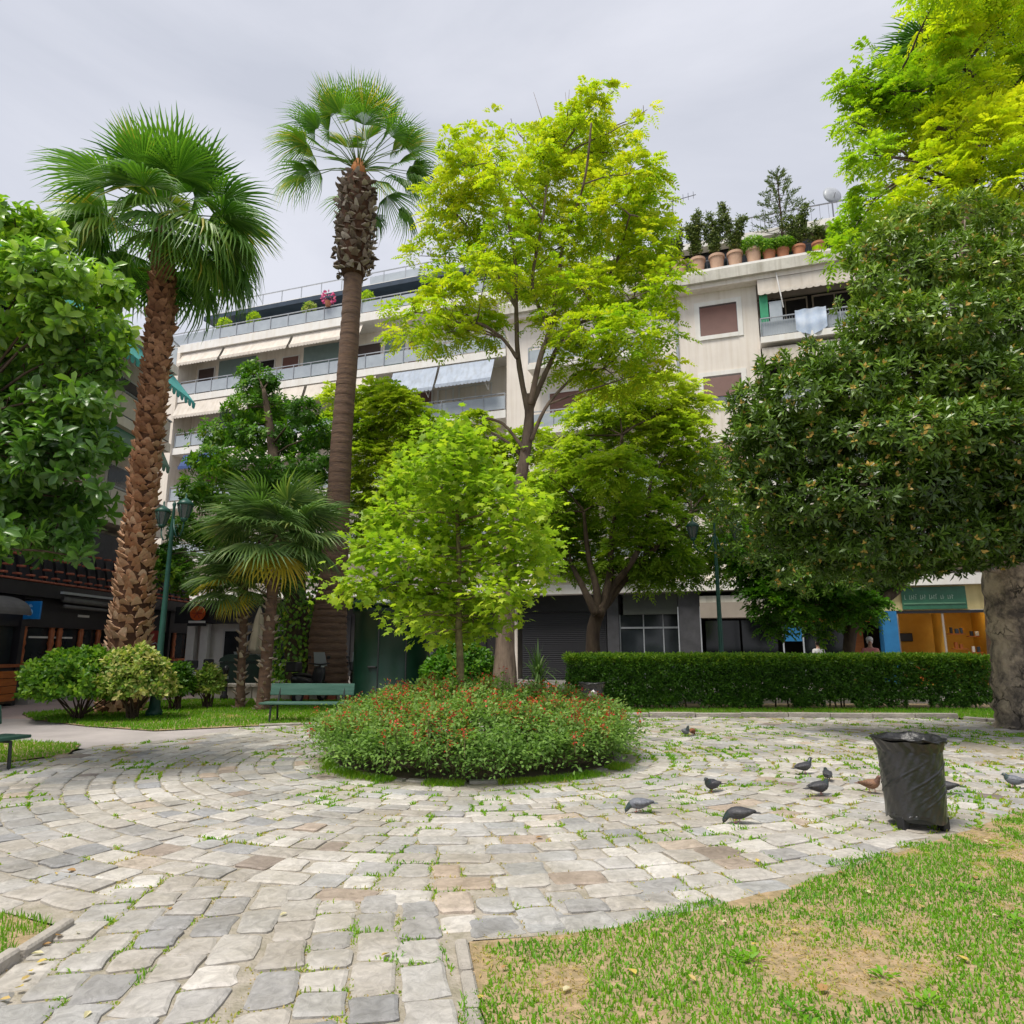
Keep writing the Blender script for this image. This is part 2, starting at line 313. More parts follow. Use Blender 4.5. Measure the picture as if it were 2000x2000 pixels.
m_lawn = M('dry_lawn_soil', (.44,.31,.19), (.22,.175,.085), 16, .95, .7, 60, detail=9)
m_street = M('street_paving', (.20,.18,.165), (.14,.13,.12), .8, .85, .3, 40)
gb = MB(); gb.add([(-160,-60,-.05),(160,-60,-.05),(160,260,-.05),(-160,260,-.05)], [(0,1,2,3)]); struct(gb.build('ground', m_street))
PAVE = [(-2.2,1.6),(-2.38,3.2),(-2.40,3.78),(-2.44,4.1),(-2.95,4.32),(-4.5,4.7),(-7.2,5.6),(-9,7.5),(-9,8.9),(-6.75,9.4),(-6.25,10.15),(-6.5,11.1),(-5.6,11.7),(-5.2,12.7),(-5.0,13.6),(-3.4,14.2),(-2.0,14.8),(0,15.2),(2,15.45),(6,15.3),(9.4,15.1),(9.6,14.6),(12.2,13.6),(12.2,10.6),(8,8.75),(4.76,6.77),(3.42,5.82),(1.84,4.76),(.96,4.27),(.27,4.0),(-.20,3.93),(-.27,3.84),(-.18,3.37),(-.10,3.1),(.15,1.6)]
paving = sheet('stone_paving', PAVE, 0.0, m_bed)
LAWN = [(-.10,1.6),(-.10,3.1),(-.18,3.40),(-.22,3.88),(.27,3.97),(.96,4.25),(1.84,4.76),(3.42,5.82),(4.76,6.77),(8,8.8),(12.2,10.7),(12.2,1.6)]
LAWN2 = [(-2.46,1.6),(-2.46,4.06),(-2.95,4.29),(-4.5,4.68),(-7.2,5.58),(-9,7.5),(-12,7.5),(-12,1.6)]
LAWN3 = [(-10.5,11.9),(-8.3,11.65),(-6.75,11.2),(-6.3,10.15),(-6.8,9.42),(-9.2,8.95),(-12,8.5),(-12,11.9)]
LAWN4 = [(-9.9,14.75),(-8.2,13.7),(-6.5,12.95),(-5.05,13.7),(-3.4,14.25),(-2.2,15.0),(-2.0,19.0),(-4.5,20.6),(-9.5,20.6),(-11.2,16.2)]
LAWN5 = [(-2.0,15.0),(0,15.42),(2,15.66),(6,15.52),(9.55,15.3),(9.9,14.9),(12.4,13.9),(14,14.5),(14,19),(-2,19)]
lawn = sheet('lawn', LAWN, .012, m_lawn)
lawn_b = sheet('lawn.001', LAWN2, .012, m_lawn)
lawn_c = sheet('lawn.002', LAWN3, .012, m_lawn)
lawn_d = sheet('lawn.003', LAWN4, .012, m_lawn)
lawn_e = sheet('lawn.004', LAWN5, .012, m_lawn)
sheet('concrete_path', [(-4.9,12.75),(-5.4,11.5),(-6.4,10.8),(-8.3,11.3),(-10.5,11.5),(-13.4,11.5),(-13.4,15.2),(-10.1,15.2),(-8.2,14.0),(-6.5,13.3),(-4.9,14.0)], -.006, m_conc)
sheet('pavement', [(-13.4,15.2),(-9.6,14.85),(-10.9,16.2),(-9.2,20.4),(-9.5,23.5),(-10.5,29),(-14.2,29),(-14.2,15.2)], -.012, m_pink)
# kerb stones
m_kerb = M('kerb_stone', (.40,.365,.32), (.25,.23,.20), 3, .9, .8, 25, detail=8)
def kerb(name, pts, w, h, step):
    base = MB(); n = len(pts)
    ol = []
    k = struct(link(name, None)); o = None
    for (x0,y0),(x1,y1) in zip(pts[:-1], pts[1:]):
        d = Vector((x1-x0, y1-y0, 0)); L = d.length; d.normalize(); s = Vector((-d.y, d.x, 0)); m = max(1, round(L/step))
        for i in range(m):
            a = L*i/m + .008; b = L*(i+1)/m - .008; mb = MB(); j = U(-.012,.012); hh = h + U(-.012,.008)
            mb.rbox(a, b, -w/2+j, w/2+j, -.06, hh, .012)
            mb.xf(Matrix(((d.x,s.x,0,x0),(d.y,s.y,0,y0),(0,0,1,0),(0,0,0,1)))); mb.build('kerb_stone', m_kerb, k)
    return k
kerb('kerb', [(-2.40,2.5),(-2.42,3.3),(-2.43,4.1)], .07, .055, .42)
kerb('kerb.001', [(-.05,2.6),(-.16,3.2),(-.26,3.86)], .065, .04, .37)
kerb('kerb.002', [(-2.0,14.92),(0,15.33),(2,15.57),(6,15.43),(9.55,15.22)], .14, .10, .9)
kerb('kerb.003', [(9.62,15.1),(9.85,14.72),(12.3,13.72)], .14, .06, .9)
kerb('kerb.004', [(-4.9,13.75),(-3.4,14.26),(-2.1,14.85)], .12, .04, .8)
kerb('kerb.005', [(13.9,19.4),(-1.5,19.4)], .16, .12, 1.1)
# paving stones: courses curl round the planted bed and run out along the path
PC = np.array([-.5, 10.1]); PR = 1.95
m_stone = tintM('paving_stone', [(0,(.325,.325,.335)),(.16,(.46,.435,.405)),(.32,(.41,.41,.41)),(.5,(.51,.482,.445)),(.64,(.45,.415,.375)),(.78,(.54,.51,.47)),(.93,(.61,.58,.54)),(.965,(.50,.405,.325)),(.985,(.40,.33,.275)),(1,(.24,.205,.19))],
                .62, mottle=.34, mscale=11, bump=.7, veins=1.4, spec=.35, stain=.30)
class Stone:
    pass
stones = []
def stone(cx, cy, ax, ay, L, W):
    a = np.array([ax, ay]); b = np.array([-ay, ax]); j = lambda s: U(-s, s)
    hl, hw = L/2, W/2; c = min(L,W)*U(.05,.13)
    base = [(-hl+c,-hw),(0,-hw+j(.012)),(hl-c,-hw),(hl,-hw+c),(hl+j(.008),0),(hl,hw-c),(hl-c,hw),(0,hw+j(.012)),(-hl+c,hw),(-hl,hw-c),(-hl+j(.008),0),(-hl,-hw+c)]
    kx, ky, sk = U(-.12,.12), U(-.12,.12), U(-.10,.10)
    pts = []
    for u, v in base:
        u2 = u*(1+kx*v/hw) + sk*v + j(.007); v2 = v*(1+ky*u/hl) + j(.007); pts.append((u2, v2))
    t = U(0,1); z0 = .012 + U(-.005,.008); tx, ty = U(-.022,.022), U(-.022,.022)
    ins = 1 - .035/max(.15, min(L,W))
    V = []; 
    for k, (sc, zz) in enumerate(((ins, 0), (1, -.008), (1.0, -.04))):
        for u, v in pts:
            z = z0 + tx*u + ty*v + zz if k < 2 else -.012
            V.append((cx + a[0]*u*sc + b[0]*v*sc, cy + a[1]*u*sc + b[1]*v*sc, z))
    n = 12
    F = [tuple(range(n))] + [(k*n+i, (k+1)*n+i, (k+1)*n+(i+1)%n, k*n+(i+1)%n) for k in range(2) for i in range(n)]
    F = [F[0]] + [f[::-1] for f in F[1:]]
    return V, F, t
def in_path(x, y):
    return (y < 4.75 + .25*math.sin(x*1.7)) & (x > -2.42) & (x < .35)
cells = []
# ring courses
r = PR + .30; row = 0
while r < 14.5:
    W = U(.20,.285); rm = r + W/2; th = U(0, .2)
    while th < 2*math.pi:
        L = U(.18,.40)
        dth = L/rm; tm = th + dth/2
        g = 0.0
        x = PC[0] + rm*math.cos(tm); y = PC[1] + rm*math.sin(tm)
        # outward drift of the courses on the right hand side
        if y > 1.5 and abs(x) < 13:
            tilt = 0.0
            ang = (tm + math.pi) % (2*math.pi) - math.pi
            if -1.35 < ang < .2: tilt = -.30*math.sin((ang+1.35)/1.55*math.pi)
            dx, dy = -math.sin(tm+tilt), math.cos(tm+tilt)
            if not in_path(x, y): cells.append((x, y, dx, dy, L-U(.010,.024), W-U(.010,.022)))
        th += dth
    r += W; row += 1
# path courses towards the camera
sl_ = -.17
for c in np.arange(-3.0, 1.2, .228):
    y = 1.7 + U(0,.3); wv = .228
    while y < 4.9:
        L = U(.20,.37); ym = y + L/2; x = c + sl_*(ym-4.0)*(1 if c > -1.2 else .5) + U(-.012,.012)
        if in_path(x, ym): cells.append((x, ym, *(np.array([sl_,1])/math.hypot(sl_,1)), L-U(.012,.026), wv-U(.012,.03)))
        y += L
cells = [c for c in cells if inside(c[0], c[1], PAVE)]
edge_keep = []
for c in cells:                                            # stones sunk under turf at the margins are lost
    m = sum(bool(inside(c[0]+dx, c[1]+dy, PAVE)) for dx, dy in ((.17,0),(-.17,0),(0,.17),(0,-.17)))
    if m >= 3 or U(0,1) < .35: edge_keep.append(c)
cells = [c for c in edge_keep if math.hypot(c[0]-PC[0], c[1]-PC[1]) > PR+.2]
# a few set stones out in the turf margin
for px, py in ((965,1810),(1062,1800),(1150,1805),(1310,1773),(1250,1745),(1425,1745)):
    g = G(px, py); cells.append((g.x, g.y, math.cos(.3), math.sin(.3), U(.24,.3), U(.2,.26)))
cells.sort(key=lambda c: c[0]**2 + c[1]**2)
def in_view(c):
    d = c[1]*cp - CAM_H*sp + 0; return d > .5 and abs(c[0]/d) < .80 and ((-c[1]*sp - CAM_H*cp)/d) > -.80
vis = [c for c in cells if in_view(c)]; hid = [c for c in cells if not in_view(c)]
far = MB()
for k, c in enumerate(vis + hid):
    V, F, t = stone(*c)
    if k < 298:
        mb = MB(); mb.add(V, F, 0, t); mb.build('paving_stone', m_stone, paving)
    else: far.add(V, F, 0, t)
stuff(far.build('paving_stones', m_stone, paving))
# ---------------------------------------------------------------- grass
m_grass = tintM('grass_blade', [(0,(.55,.39,.20)),(.2,(.50,.40,.13)),(.32,(.32,.42,.035)),(.6,(.19,.40,.016)),(.85,(.12,.32,.016)),(1,(.06,.19,.022))], .5, .42)
def blades(name, x, y, z0, h, w, tint, parent=None, lean=.55):
    n = len(x); th = rng.uniform(0, 2*math.pi, n); ln = rng.uniform(.05, lean, n)*h; fa = rng.uniform(0, math.pi, n)
    b = np.stack([x, y, np.full(n, z0)], 1); s = np.stack([np.cos(fa), np.sin(fa), np.zeros(n)], 1)*(w/2)[:,None]
    l = np.stack([np.cos(th), np.sin(th), np.zeros(n)], 1)
    mid = b + l*(ln*.35)[:,None] + np.stack([np.zeros(n), np.zeros(n), h*.6], 1)
    tip = b + l*ln[:,None] + np.stack([np.zeros(n), np.zeros(n), h*(1-.25*ln/np.maximum(h,1e-6))], 1)
    V = np.stack([b-s, b+s, mid+s*.75, tip, mid-s*.75], 1).reshape(-1,3)
    i = np.arange(n)[:,None]*5
    F = np.concatenate([i+np.array([0,1,2]), i+np.array([0,2,4]), i+np.array([4,2,3])])
    return stuff(raw_mesh(name, V, F, np.tile(tint, 3), m_grass, parent))
def turf(name, poly, n, hmin, hmax, w, dry, parent, seed, xlim=None, bare=.5, gshift=0., lean=.7):
    P = np.array(poly); lo = P.min(0); hi = P.max(0)
    if xlim: lo = np.maximum(lo, xlim[0]); hi = np.minimum(hi, xlim[1])
    x = rng.uniform(lo[0], hi[0], n); y = rng.uniform(lo[1], hi[1], n)
    jx = (vnoise(x, y, .22, 91)-.5)*.30; jy = (vnoise(x, y, .22, 92)-.5)*.30
    k = inside(x+jx, y+jy, poly); x, y = x[k], y[k]
    g = fb(x, y, .62, seed); f = fb(x, y, .20, seed+3)
    dens = np.clip((g*.66+f*.34 - dry)/.13, 0, 1)             # 0 worn patch, 1 thick turf
    keep = rng.uniform(0, 1, len(x)) < (1-bare) + bare*dens; x, y, dens, f = x[keep], y[keep], dens[keep], f[keep]
    h = (hmin + (hmax-hmin)*rng.uniform(0,1,len(x))**1.5)*(.45+.55*dens)*(.7+.6*f)
    t = np.clip(.13 + .56*dens + .35*(fb(x, y, .55, seed+9)-.45) + rng.normal(0,.11,len(x)) + gshift, 0, 1)
    return blades(name, x, y, .012, h, np.full(len(x), w)*rng.uniform(.7,1.3,len(x)), t, parent, lean)
turf('grass', LAWN, 330000, .012, .040, .0082, .355, lawn, 21, ((-.3,2.4),(9.5,10.2)), .50, .02, 1.3)
turf('grass', LAWN2, 36000, .02, .06, .006, .34, lawn_b, 31, ((-5.6,2.9),(-2.3,6)), .6)
turf('grass', LAWN3, 26000, .02, .06, .010, .28, lawn_c, 41, None, .5, -.05)
turf('grass', LAWN4, 60000, .03, .08, .013, .22, lawn_d, 51, None, .4)
turf('grass', LAWN5, 40000, .03, .09, .014, .25, lawn_e, 61, ((-2,14),(13,17.4)), .5)
# tufts in the joints
gx = []; gy = []; gh = []
C = np.array([(c[0],c[1],c[2],c[3],c[4],c[5]) for c in vis])
rep = 62
t_ = rng.uniform(0,1,(len(C),rep)); side = rng.integers(0,4,(len(C),rep))
uu = np.where(side < 2, (t_-.5)*1.1*C[:,4:5], np.where(side==2,.5,-.5)*(C[:,4:5]+.035) + rng.normal(0,.010,t_.shape))
vv = np.where(side < 2, np.where(side==0,.5,-.5)*(C[:,5:6]+.035) + rng.normal(0,.010,t_.shape), (t_-.5)*1.1*C[:,5:6])
x = (C[:,0:1] + C[:,2:3]*uu - C[:,3:4]*vv).ravel(); y = (C[:,1:2] + C[:,3:4]*uu + C[:,2:3]*vv).ravel()
dist = np.hypot(x, y)
grow = fb(x, y, .5, 77)*.62 + vnoise(x, y, .11, 78)*.38 + np.clip((x+1.6)*.035, -.06, .06) - np.clip((4.6-y)*.05, 0, .08)
k = (grow > .492 + .004*np.clip(np.hypot(x,y)-5,0,6)) & inside(x, y, PAVE); x, y, grow = x[k], y[k], grow[k]
blades('joint_grass', x, y, .0, (.008+.020*rng.uniform(0,1,len(x))**2)*np.clip((grow-.48)*8,.5,1.6)*np.clip(.7+np.hypot(x,y)*.07,1,1.6), np.clip(.0022*np.hypot(x,y)*1.0,.009,.024), np.clip(.02+.36*vnoise(x,y,.6,5)+(grow-.52)*1.7+rng.normal(0,.12,len(x)),0,1), paving, 1.4)
# fringe of turf round the planted bed and along the lawn's ragged edge
th = rng.uniform(0, 2*math.pi, 26000); th = th[vnoise(np.cos(th)*4, np.sin(th)*4, .8, 48) > .42]; nf = len(th); rr = PR + .02 + np.abs(rng.normal(0,.08,nf)) * (.5+1.4*vnoise(np.cos(th)*3, np.sin(th)*3, .5, 8))
x = PC[0]+rr*np.cos(th); y = PC[1]+rr*np.sin(th)
blades('bed_grass', x, y, 0, rng.uniform(.02,.07,len(x)), np.full(len(x),.009), np.clip(.36+.25*vnoise(x,y,.4,3)+rng.normal(0,.1,len(x)),0,1), paving, .8)
# fallen leaves
m_fall = tintM('fallen_leaf', [(0,(.55,.42,.10)),(.4,(.50,.36,.15)),(.7,(.36,.20,.08)),(1,(.62,.56,.36))], .7, .2)
lm = []
for i in range(4):
    mb = MB(); L = 1.; w = U(.32,.5); c1 = U(.1,.3)
    mb.add([(0,0,0),(.33,w*.8,c1*.5),(.7,w*.55,c1*.8),(1,0,c1*.4),(.7,-w*.55,c1*.7),(.33,-w*.8,c1*.6),(.5,0,.02)], [(0,6,1),(1,6,2),(2,6,3),(3,6,4),(4,6,5),(5,6,0)], 0, i/3.)
    lm.append(mb.mesh('fallen_leaf', m_fall))
spots = [(1895,1890),(1805,1780),(1650,1715),(1690,1750),(1790,1740),(1560,1830),(1745,1830),(1700,1910),(1480,1855),(1840,1770),(1905,1720),(1950,1800),(1230,1905),(1360,1930),(1600,1950),(1100,1950),(930,1965),(1820,1950),
         (120,1835),(85,1870),(70,1890),(40,1925),(100,1850),(150,1830),(30,1940),(110,1715),(130,1705),(175,1985),(55,1905),(20,1960),(330,1780),(560,1790),(1330,1630),(1180,1560),(1060,1640),(1930,1650),(1480,1690),(760,1870),(980,1905),(1420,1810)]
for i, (px, py) in enumerate(spots):
    g = G(px, py); o = link('fallen_leaf', lm[i % 4], None, (g.x, g.y, .03 if py > 1700 and px > 900 else .022), (U(-.25,.25), U(-.25,.25), U(0,6.3)))
    s = U(.032,.062); o.scale = (s,s,s)
    tag(o, 'dry fallen leaf lying on the lawn or the path edge', 'leaf', 'fallen leaves')

# broad-leaved weeds scattered through the worn turf
nw = 90; wx = rng.uniform(.2, 6.5, nw*6); wy = rng.uniform(2.6, 7.5, nw*6); k = inside(wx, wy, LAWN) & (vnoise(wx, wy, .9, 63) > .5); wx, wy = wx[k][:nw], wy[k][:nw]
wi = np.repeat(np.arange(len(wx)), 26); wa = rng.uniform(0, 6.283, len(wi)); wr = rng.uniform(0, .07, len(wi))
P_ = np.stack([wx[wi]+wr*np.cos(wa), wy[wi]+wr*np.sin(wa), .015+.025*rng.uniform(0,1,len(wi))],1); D_ = np.stack([np.cos(wa), np.sin(wa), rng.uniform(.1,1.,len(wi))],1); N_ = np.tile([0,0,1.],(len(wi),1)) + .3*rng.normal(size=(len(wi),3))
stuff(leaves('weeds', P_, D_, N_, rng.uniform(.025,.05,len(wi)), rng.uniform(.012,.024,len(wi)), np.clip(.72+.3*rng.uniform(-1,1,len(wx))[wi]*.6+rng.normal(0,.05,len(wi)),.5,1), m_grass, lawn))

# dead straw lying flat in the worn patches
ns = 26000; sx_ = rng.uniform(-.2, 6.5, ns); sy_ = rng.uniform(2.5, 8.0, ns); k = inside(sx_, sy_, LAWN) & ((fb(sx_, sy_, .62, 21)*.66 + fb(sx_, sy_, .20, 24)*.34) < .43); sx_, sy_ = sx_[k], sy_[k]; ns = len(sx_); sa = rng.uniform(0, 6.283, ns)
P_ = np.stack([sx_, sy_, rng.uniform(.014,.024,ns)], 1); D_ = np.stack([np.cos(sa), np.sin(sa), rng.normal(.05,.18,ns)], 1); N_ = np.tile([0,0,1.],(ns,1)) + .4*rng.normal(size=(ns,3))
stuff(leaves('straw', P_, D_, N_, rng.uniform(.025,.075,ns), rng.uniform(.003,.007,ns), np.clip(rng.normal(.10,.10,ns),0,.3), m_grass, lawn, bend=.05, fold=.02))
# ---------------------------------------------------------------- trees and shrubs
def rdir(n):
    return nrm(rng.normal(size=(n,3)))
def clump_pts(cl, n, top=.25, hollow=.45, rough=.32, seed=0):
    """points and outward axes through the volume of ellipsoids cl = [(centre, (rx,ry,rz)), ...]"""
    w = np.array([r[0]*r[2] for c, r in cl]); ns = rng.multinomial(n, w/w.sum()); P = []; Ax = []
    for (c, r), m in zip(cl, ns):
        if m == 0: continue
        u = rdir(m); r = np.array(r)
        lump = .5 + .5*np.sin(u[:,0]*5.1+c[0]*3)*np.sin(u[:,1]*4.7+c[1]*2)*np.sin(u[:,2]*5.6+c[2]*2.3)
        s = (hollow + (1-hollow)*rng.uniform(0,1,m)**.55) * (1-rough+2*rough*lump*rng.uniform(.6,1.1,m))
        P.append(np.array(c) + u*r*s[:,None]); Ax.append(nrm(u + np.array([0,0,top])))
    return np.concatenate(P), np.concatenate(Ax)
def perp(a):
    h = np.where(np.abs(a[:,2:3]) < .9, np.array([[0,0,1.]]), np.array([[1.,0,0]])); p = nrm(np.cross(a, h)); return p, np.cross(a, p)
def rosettes(P, Ax, k, L, W, spread=(.95,1.45)):
    n = len(P); e1, e2 = perp(Ax); ph = rng.uniform(0,2*math.pi,(n,1)) + np.arange(k)*2.4 + rng.normal(0,.2,(n,k))
    el = np.linspace(spread[0], spread[1], k) + rng.normal(0,.12,(n,k))
    D = Ax[:,None,:]*np.cos(el)[...,None] + (e1[:,None,:]*np.cos(ph)[...,None] + e2[:,None,:]*np.sin(ph)[...,None])*np.sin(el)[...,None]
    Nn = Ax[:,None,:] + .3*rng.normal(size=(n,k,3)); Lr = L*rng.uniform(.65,1.15,(n,k)); 
    PP = np.repeat(P[:,None,:], k, 1) - Ax[:,None,:]*(np.linspace(-.02,.08,k)[None,:,None])
    return PP.reshape(-1,3), D.reshape(-1,3), Nn.reshape(-1,3), Lr.ravel(), (Lr*W/L).ravel(), np.repeat(np.arange(n), k)
def pinnate(P, Ax, k, pairs, RL, L, W, droop=.5):
    n = len(P); az = rng.uniform(0,2*math.pi,(n,k))
    hor = np.stack([np.cos(az), np.sin(az), rng.normal(.12,.28,(n,k))], -1)
    rd = nrm(hor + Ax[:,None,:]*.75); m = 2*pairs+1
    ts = np.concatenate([np.repeat(np.linspace(.25,.92,pairs), 2), [1.]]); sd = np.concatenate([np.tile([1.,-1.], pairs), [0.]])
    rl = RL*rng.uniform(.65,1.2,(n,k)); up = np.zeros((n,k,3)); up[...,2] = 1; up += .35*rng.normal(size=(n,k,3))
    sv = nrm(np.cross(rd, up)); nv = np.cross(sv, rd)
    pos = P[:,None,None,:] + rd[:,:,None,:]*(rl[...,None]*ts)[...,None]
    pos[...,2] -= droop*rl[...,None]*ts**2*.8
    rd2 = rd[:,:,None,:] - np.array([0,0,1])*(droop*ts*1.4)[None,None,:,None]
    D = sv[:,:,None,:]*sd[None,None,:,None]*.95 + rd2*(.45 + .9*(sd==0))[None,None,:,None]; D = nrm(D + .12*rng.normal(size=D.shape))
    Nn = np.broadcast_to(nv[:,:,None,:], D.shape) + .18*rng.normal(size=D.shape)
    Lr = L*rng.uniform(.75,1.2,(n,k,1))*np.ones(m)*(.75+.35*np.sin(ts*3))
    return pos.reshape(-1,3), D.reshape(-1,3), Nn.reshape(-1,3), Lr.ravel(), (Lr*W/L).ravel(), np.repeat(np.arange(n), k*m)
def scatter_leaves(P, Ax, k, rad, L, W, droop=.35):
    n = len(P); off = rng.normal(size=(n,k,3))*rad*np.array([1,1,.6])
    D = nrm(off*1.2/rad + Ax[:,None,:]*.6 + .5*rng.normal(size=off.shape) - np.array([0,0,droop]))
    Nn = np.zeros_like(D); Nn[...,2] = 1; Nn += .45*rng.normal(size=D.shape) + .3*Ax[:,None,:]
    Lr = L*rng.uniform(.6,1.15,(n,k))
    return (P[:,None,:]+off).reshape(-1,3), D.reshape(-1,3), Nn.reshape(-1,3), Lr.ravel(), (Lr*W/L).ravel(), np.repeat(np.arange(n), k)
def clumps(spec, Y, spread=.8, depth=1.0):
    out = []
    for s in spec:
        x, y, rx, ry = s[:4]; yy = (s[4] if len(s) > 4 else Y + random.gauss(0, spread)); c = A(x, y, yy)
        k = math.sqrt(c.x**2 + c.y**2 + (c.z-CAM_H)**2) / math.sqrt((x-1000)**2 + (y-1000)**2 + FPX**2)
        out.append((tuple(c), (rx*k, (rx+ry)/2*k*depth, ry*k)))
    return out
def limb_set(mb, starts, cl, r0, n=6, sag=.12, wig=.1):
    for c, r in cl:
        c = Vector(c); s = min(starts, key=lambda q: (Vector(q)-c).length + (0 if q[2] < c.z+.2 else 2.5)); s = Vector(s)
        L = (c-s).length; mid = s.lerp(c, .5) + Vector((U(-wig,wig)*L, U(-wig,wig)*L, sag*L))
        pts = []; rd = []
        for i in range(7):
            t = i/6; p = s*(1-t)**2 + mid*2*t*(1-t) + c*t*t + Vector((U(-1,1),U(-1,1),U(-1,1)))*L*.012*(0 < i); pts.append(p); rd.append(max(.008, r0*min(1,(.35+.2*L/2))*(1-t)**.9 + .008))
        mb.tube(pts, rd, n)
        for q in range(5):                                   # twigs
            t = U(.45,1.); p = s*(1-t)**2 + mid*2*t*(1-t) + c*t*t; d = Vector(rdir(1)[0]); d.z = abs(d.z)*.6
            e = p + Vector((d.x*r[0], d.y*r[1], d.z*r[2]))*.85; mb.tube([p, p.lerp(e,.5)+Vector((0,0,.04*L)), e], [max(.006,rd[3]*.4), .008, .004], 5)
def trunk_tube(mb, pts, rad, n=12, flare=0, knots=0.):
    P = []; Rr = []; k = len(pts)
    for i in range((k-1)*6+1):
        a = i/6; j = min(int(a), k-2); t = a-j; p0 = Vector(pts[max(j-1,0)]); p1 = Vector(pts[j]); p2 = Vector(pts[j+1]); p3 = Vector(pts[min(j+2,k-1)])
        p = .5*((2*p1) + (p2-p0)*t + (2*p0-5*p1+4*p2-p3)*t*t + (3*p1-p0-3*p2+p3)*t**3)
        P.append(p); Rr.append((rad[j]*(1-t)+rad[j+1]*t) * (1+flare*max(0,1-i/5)**2) * (1+U(-knots,knots)))
    b = len(mb.v); mb.tube(P, Rr, n)
    if knots:
        for q in range(b, len(mb.v)):
            v = mb.v[q]; mb.v[q] = (v[0]+U(-1,1)*knots*.12, v[1]+U(-1,1)*knots*.12, v[2]+U(-1,1)*knots*.1)
    return P, Rr
def tints(idx, base, amp, leaf_amp, P=None, zlift=0., mean=None):
    n = idx.max()+1; t = base + rng.normal(0,amp,n)
    return np.clip(t[idx] + rng.normal(0,leaf_amp,len(idx)), 0, 1)

m_robbark = M('robinia_bark', (.21,.155,.115), (.085,.06,.045), 7, .9, 1., 14, stretch=(1,1,.28))
# -- tall robinia behind the flower bed
B = Vector((-.16, 15.6, 0))
tr = thing('robinia_tree', 'tallest yellow-green feathery tree with grey bark rising behind the round flower bed', 'tree', B)
mb = MB()
def AY(x, y, Y): return tuple(A(x, y, Y))
tp = [(B.x,B.y,-.05), AY(988,1200,15.6), AY(1000,1050,15.6), AY(1020,920,15.6), AY(1032,840,15.6), AY(1034,770,15.6)]
trunk_tube(mb, tp, [.27,.21,.165,.135,.125,.09], 14, .35, .05)
forks = []
for pts in ([(1030,800),(1012,700),(1008,600),(1005,500),(985,400),(965,320)], [(1036,790),(1055,700),(1075,640),(1090,560),(1100,480),(1140,360),(1155,240)],
            [(1036,800),(1065,730),(1105,650),(1150,590),(1200,520),(1230,420)], [(1010,700),(980,660),(930,630),(880,640),(820,650)], [(1038,860),(1070,790),(1130,730),(1180,720)],
            [(1008,600),(960,520),(910,440),(860,390)], [(1075,640),(1040,560),(1060,430),(1070,330)], [(1025,880),(985,830),(945,815)], [(1025,900),(1000,870),(960,845)], [(1100,640),(1170,620),(1240,610)]):
    P3 = [AY(a,b,15.6+U(-.3,.3)+i*U(-.25,.3)) for i,(a,b) in enumerate(pts)]; r0 = .062 if len(pts) > 5 else .038
    trunk_tube(mb, P3, [r0*(1-i/(len(pts)))+.012 for i in range(len(pts))], 8, 0, .04); forks += P3[1:]
spec = [(950,285,62,42),(915,330,55,50),(985,345,55,45),(930,405,75,50),(865,380,38,30),(845,435,35,30),(1050,300,40,50),(1075,270,45,45),(1150,215,38,42),(1130,270,60,50),(1195,300,60,55),(1250,340,45,60),
        (1120,360,75,60),(1200,400,80,70),(1270,400,38,60),(1040,400,60,55),(1000,460,65,45),(1090,470,80,55),(1180,490,80,55),(1260,480,55,60),(905,480,50,35),(860,540,42,28),(820,500,35,22),(945,540,70,45),
        (1030,545,80,50),(1130,560,90,50),(1220,570,80,55),(1290,560,40,40),(880,590,75,38),(810,610,60,30),(790,655,50,22),(870,650,70,32),(945,640,50,32),(1150,645,75,45),(1230,650,75,50),(1290,640,38,45),(1110,700,60,35),
        (1200,735,80,45),(1280,730,45,40),(1330,520,22,18),(1240,240,16,14),(1200,175,14,14),(1265,215,12,10),(1000,240,12,10),(880,270,18,22),(1300,450,22,30),(1060,640,32,30)]
cl = clumps(spec, 15.6, .8, .9); limb_set(mb, forks, cl, .03)
for px, py, qx, qy in ((1068,262,1042,180),(1108,235,1112,175),(1110,240,1104,180),(830,430,800,440)):
    mb.tube([A(px,py,15.6), A(qx,qy,15.6)], [.012,.004], 5)
mb.build('trunk', m_robbark, tr, True, B)
P, Ax = clump_pts(cl, 2250, .35, .3, .5)
a = pinnate(P, Ax, 3, 5, .36, .125, .052, .55)
zt = (P[:,2]-6)/10
ti = np.clip(.56 + .12*np.clip(zt,0,1) + .22*(vnoise(P[:,0]+P[:,1], P[:,2], .9, 4)-.35) + rng.normal(0,.10,len(P)), 0, 1)
leaves('crown', *a[:5], np.clip(ti[a[5]] + rng.normal(0,.08,len(a[5])),0,1), m_bright, tr, B)

# -- robinia at the right edge, golden shoots
B = Vector((14.6, 15.5, 0))
tr = thing('golden_robinia_tree', 'golden yellow feathery tree reaching in over the top right corner', 'tree', B)
spec = [(1850,60,40,40),(1815,25,30,30),(1880,30,60,50),(1960,30,60,60),(1850,110,60,40),(1680,145,48,26),(1740,165,62,42),(1650,170,22,14),(1800,180,60,45),(1880,180,70,50),(1960,150,60,60),(1700,215,52,32),(1660,235,28,30),
        (1770,245,75,48),(1850,255,70,55),(1930,260,65,55),(1990,230,50,60),(1700,300,38,24),(1670,320,20,14),(1755,325,70,40),(1830,335,75,45),(1910,345,70,45),(1985,340,50,50),(1740,385,50,26),(1800,395,60,30),(1670,445,35,34),(1640,500,28,26),(1640,445,22,20),(1700,400,36,30),(1960,400,45,30),
        (2050,100,80,90),(2080,250,90,90),(2060,-40,90,60),(1950,-50,90,50),(1850,-40,70,40),(2150,60,90,120)]
cl = clumps(spec, 15.0, .8, .9); mb = MB()
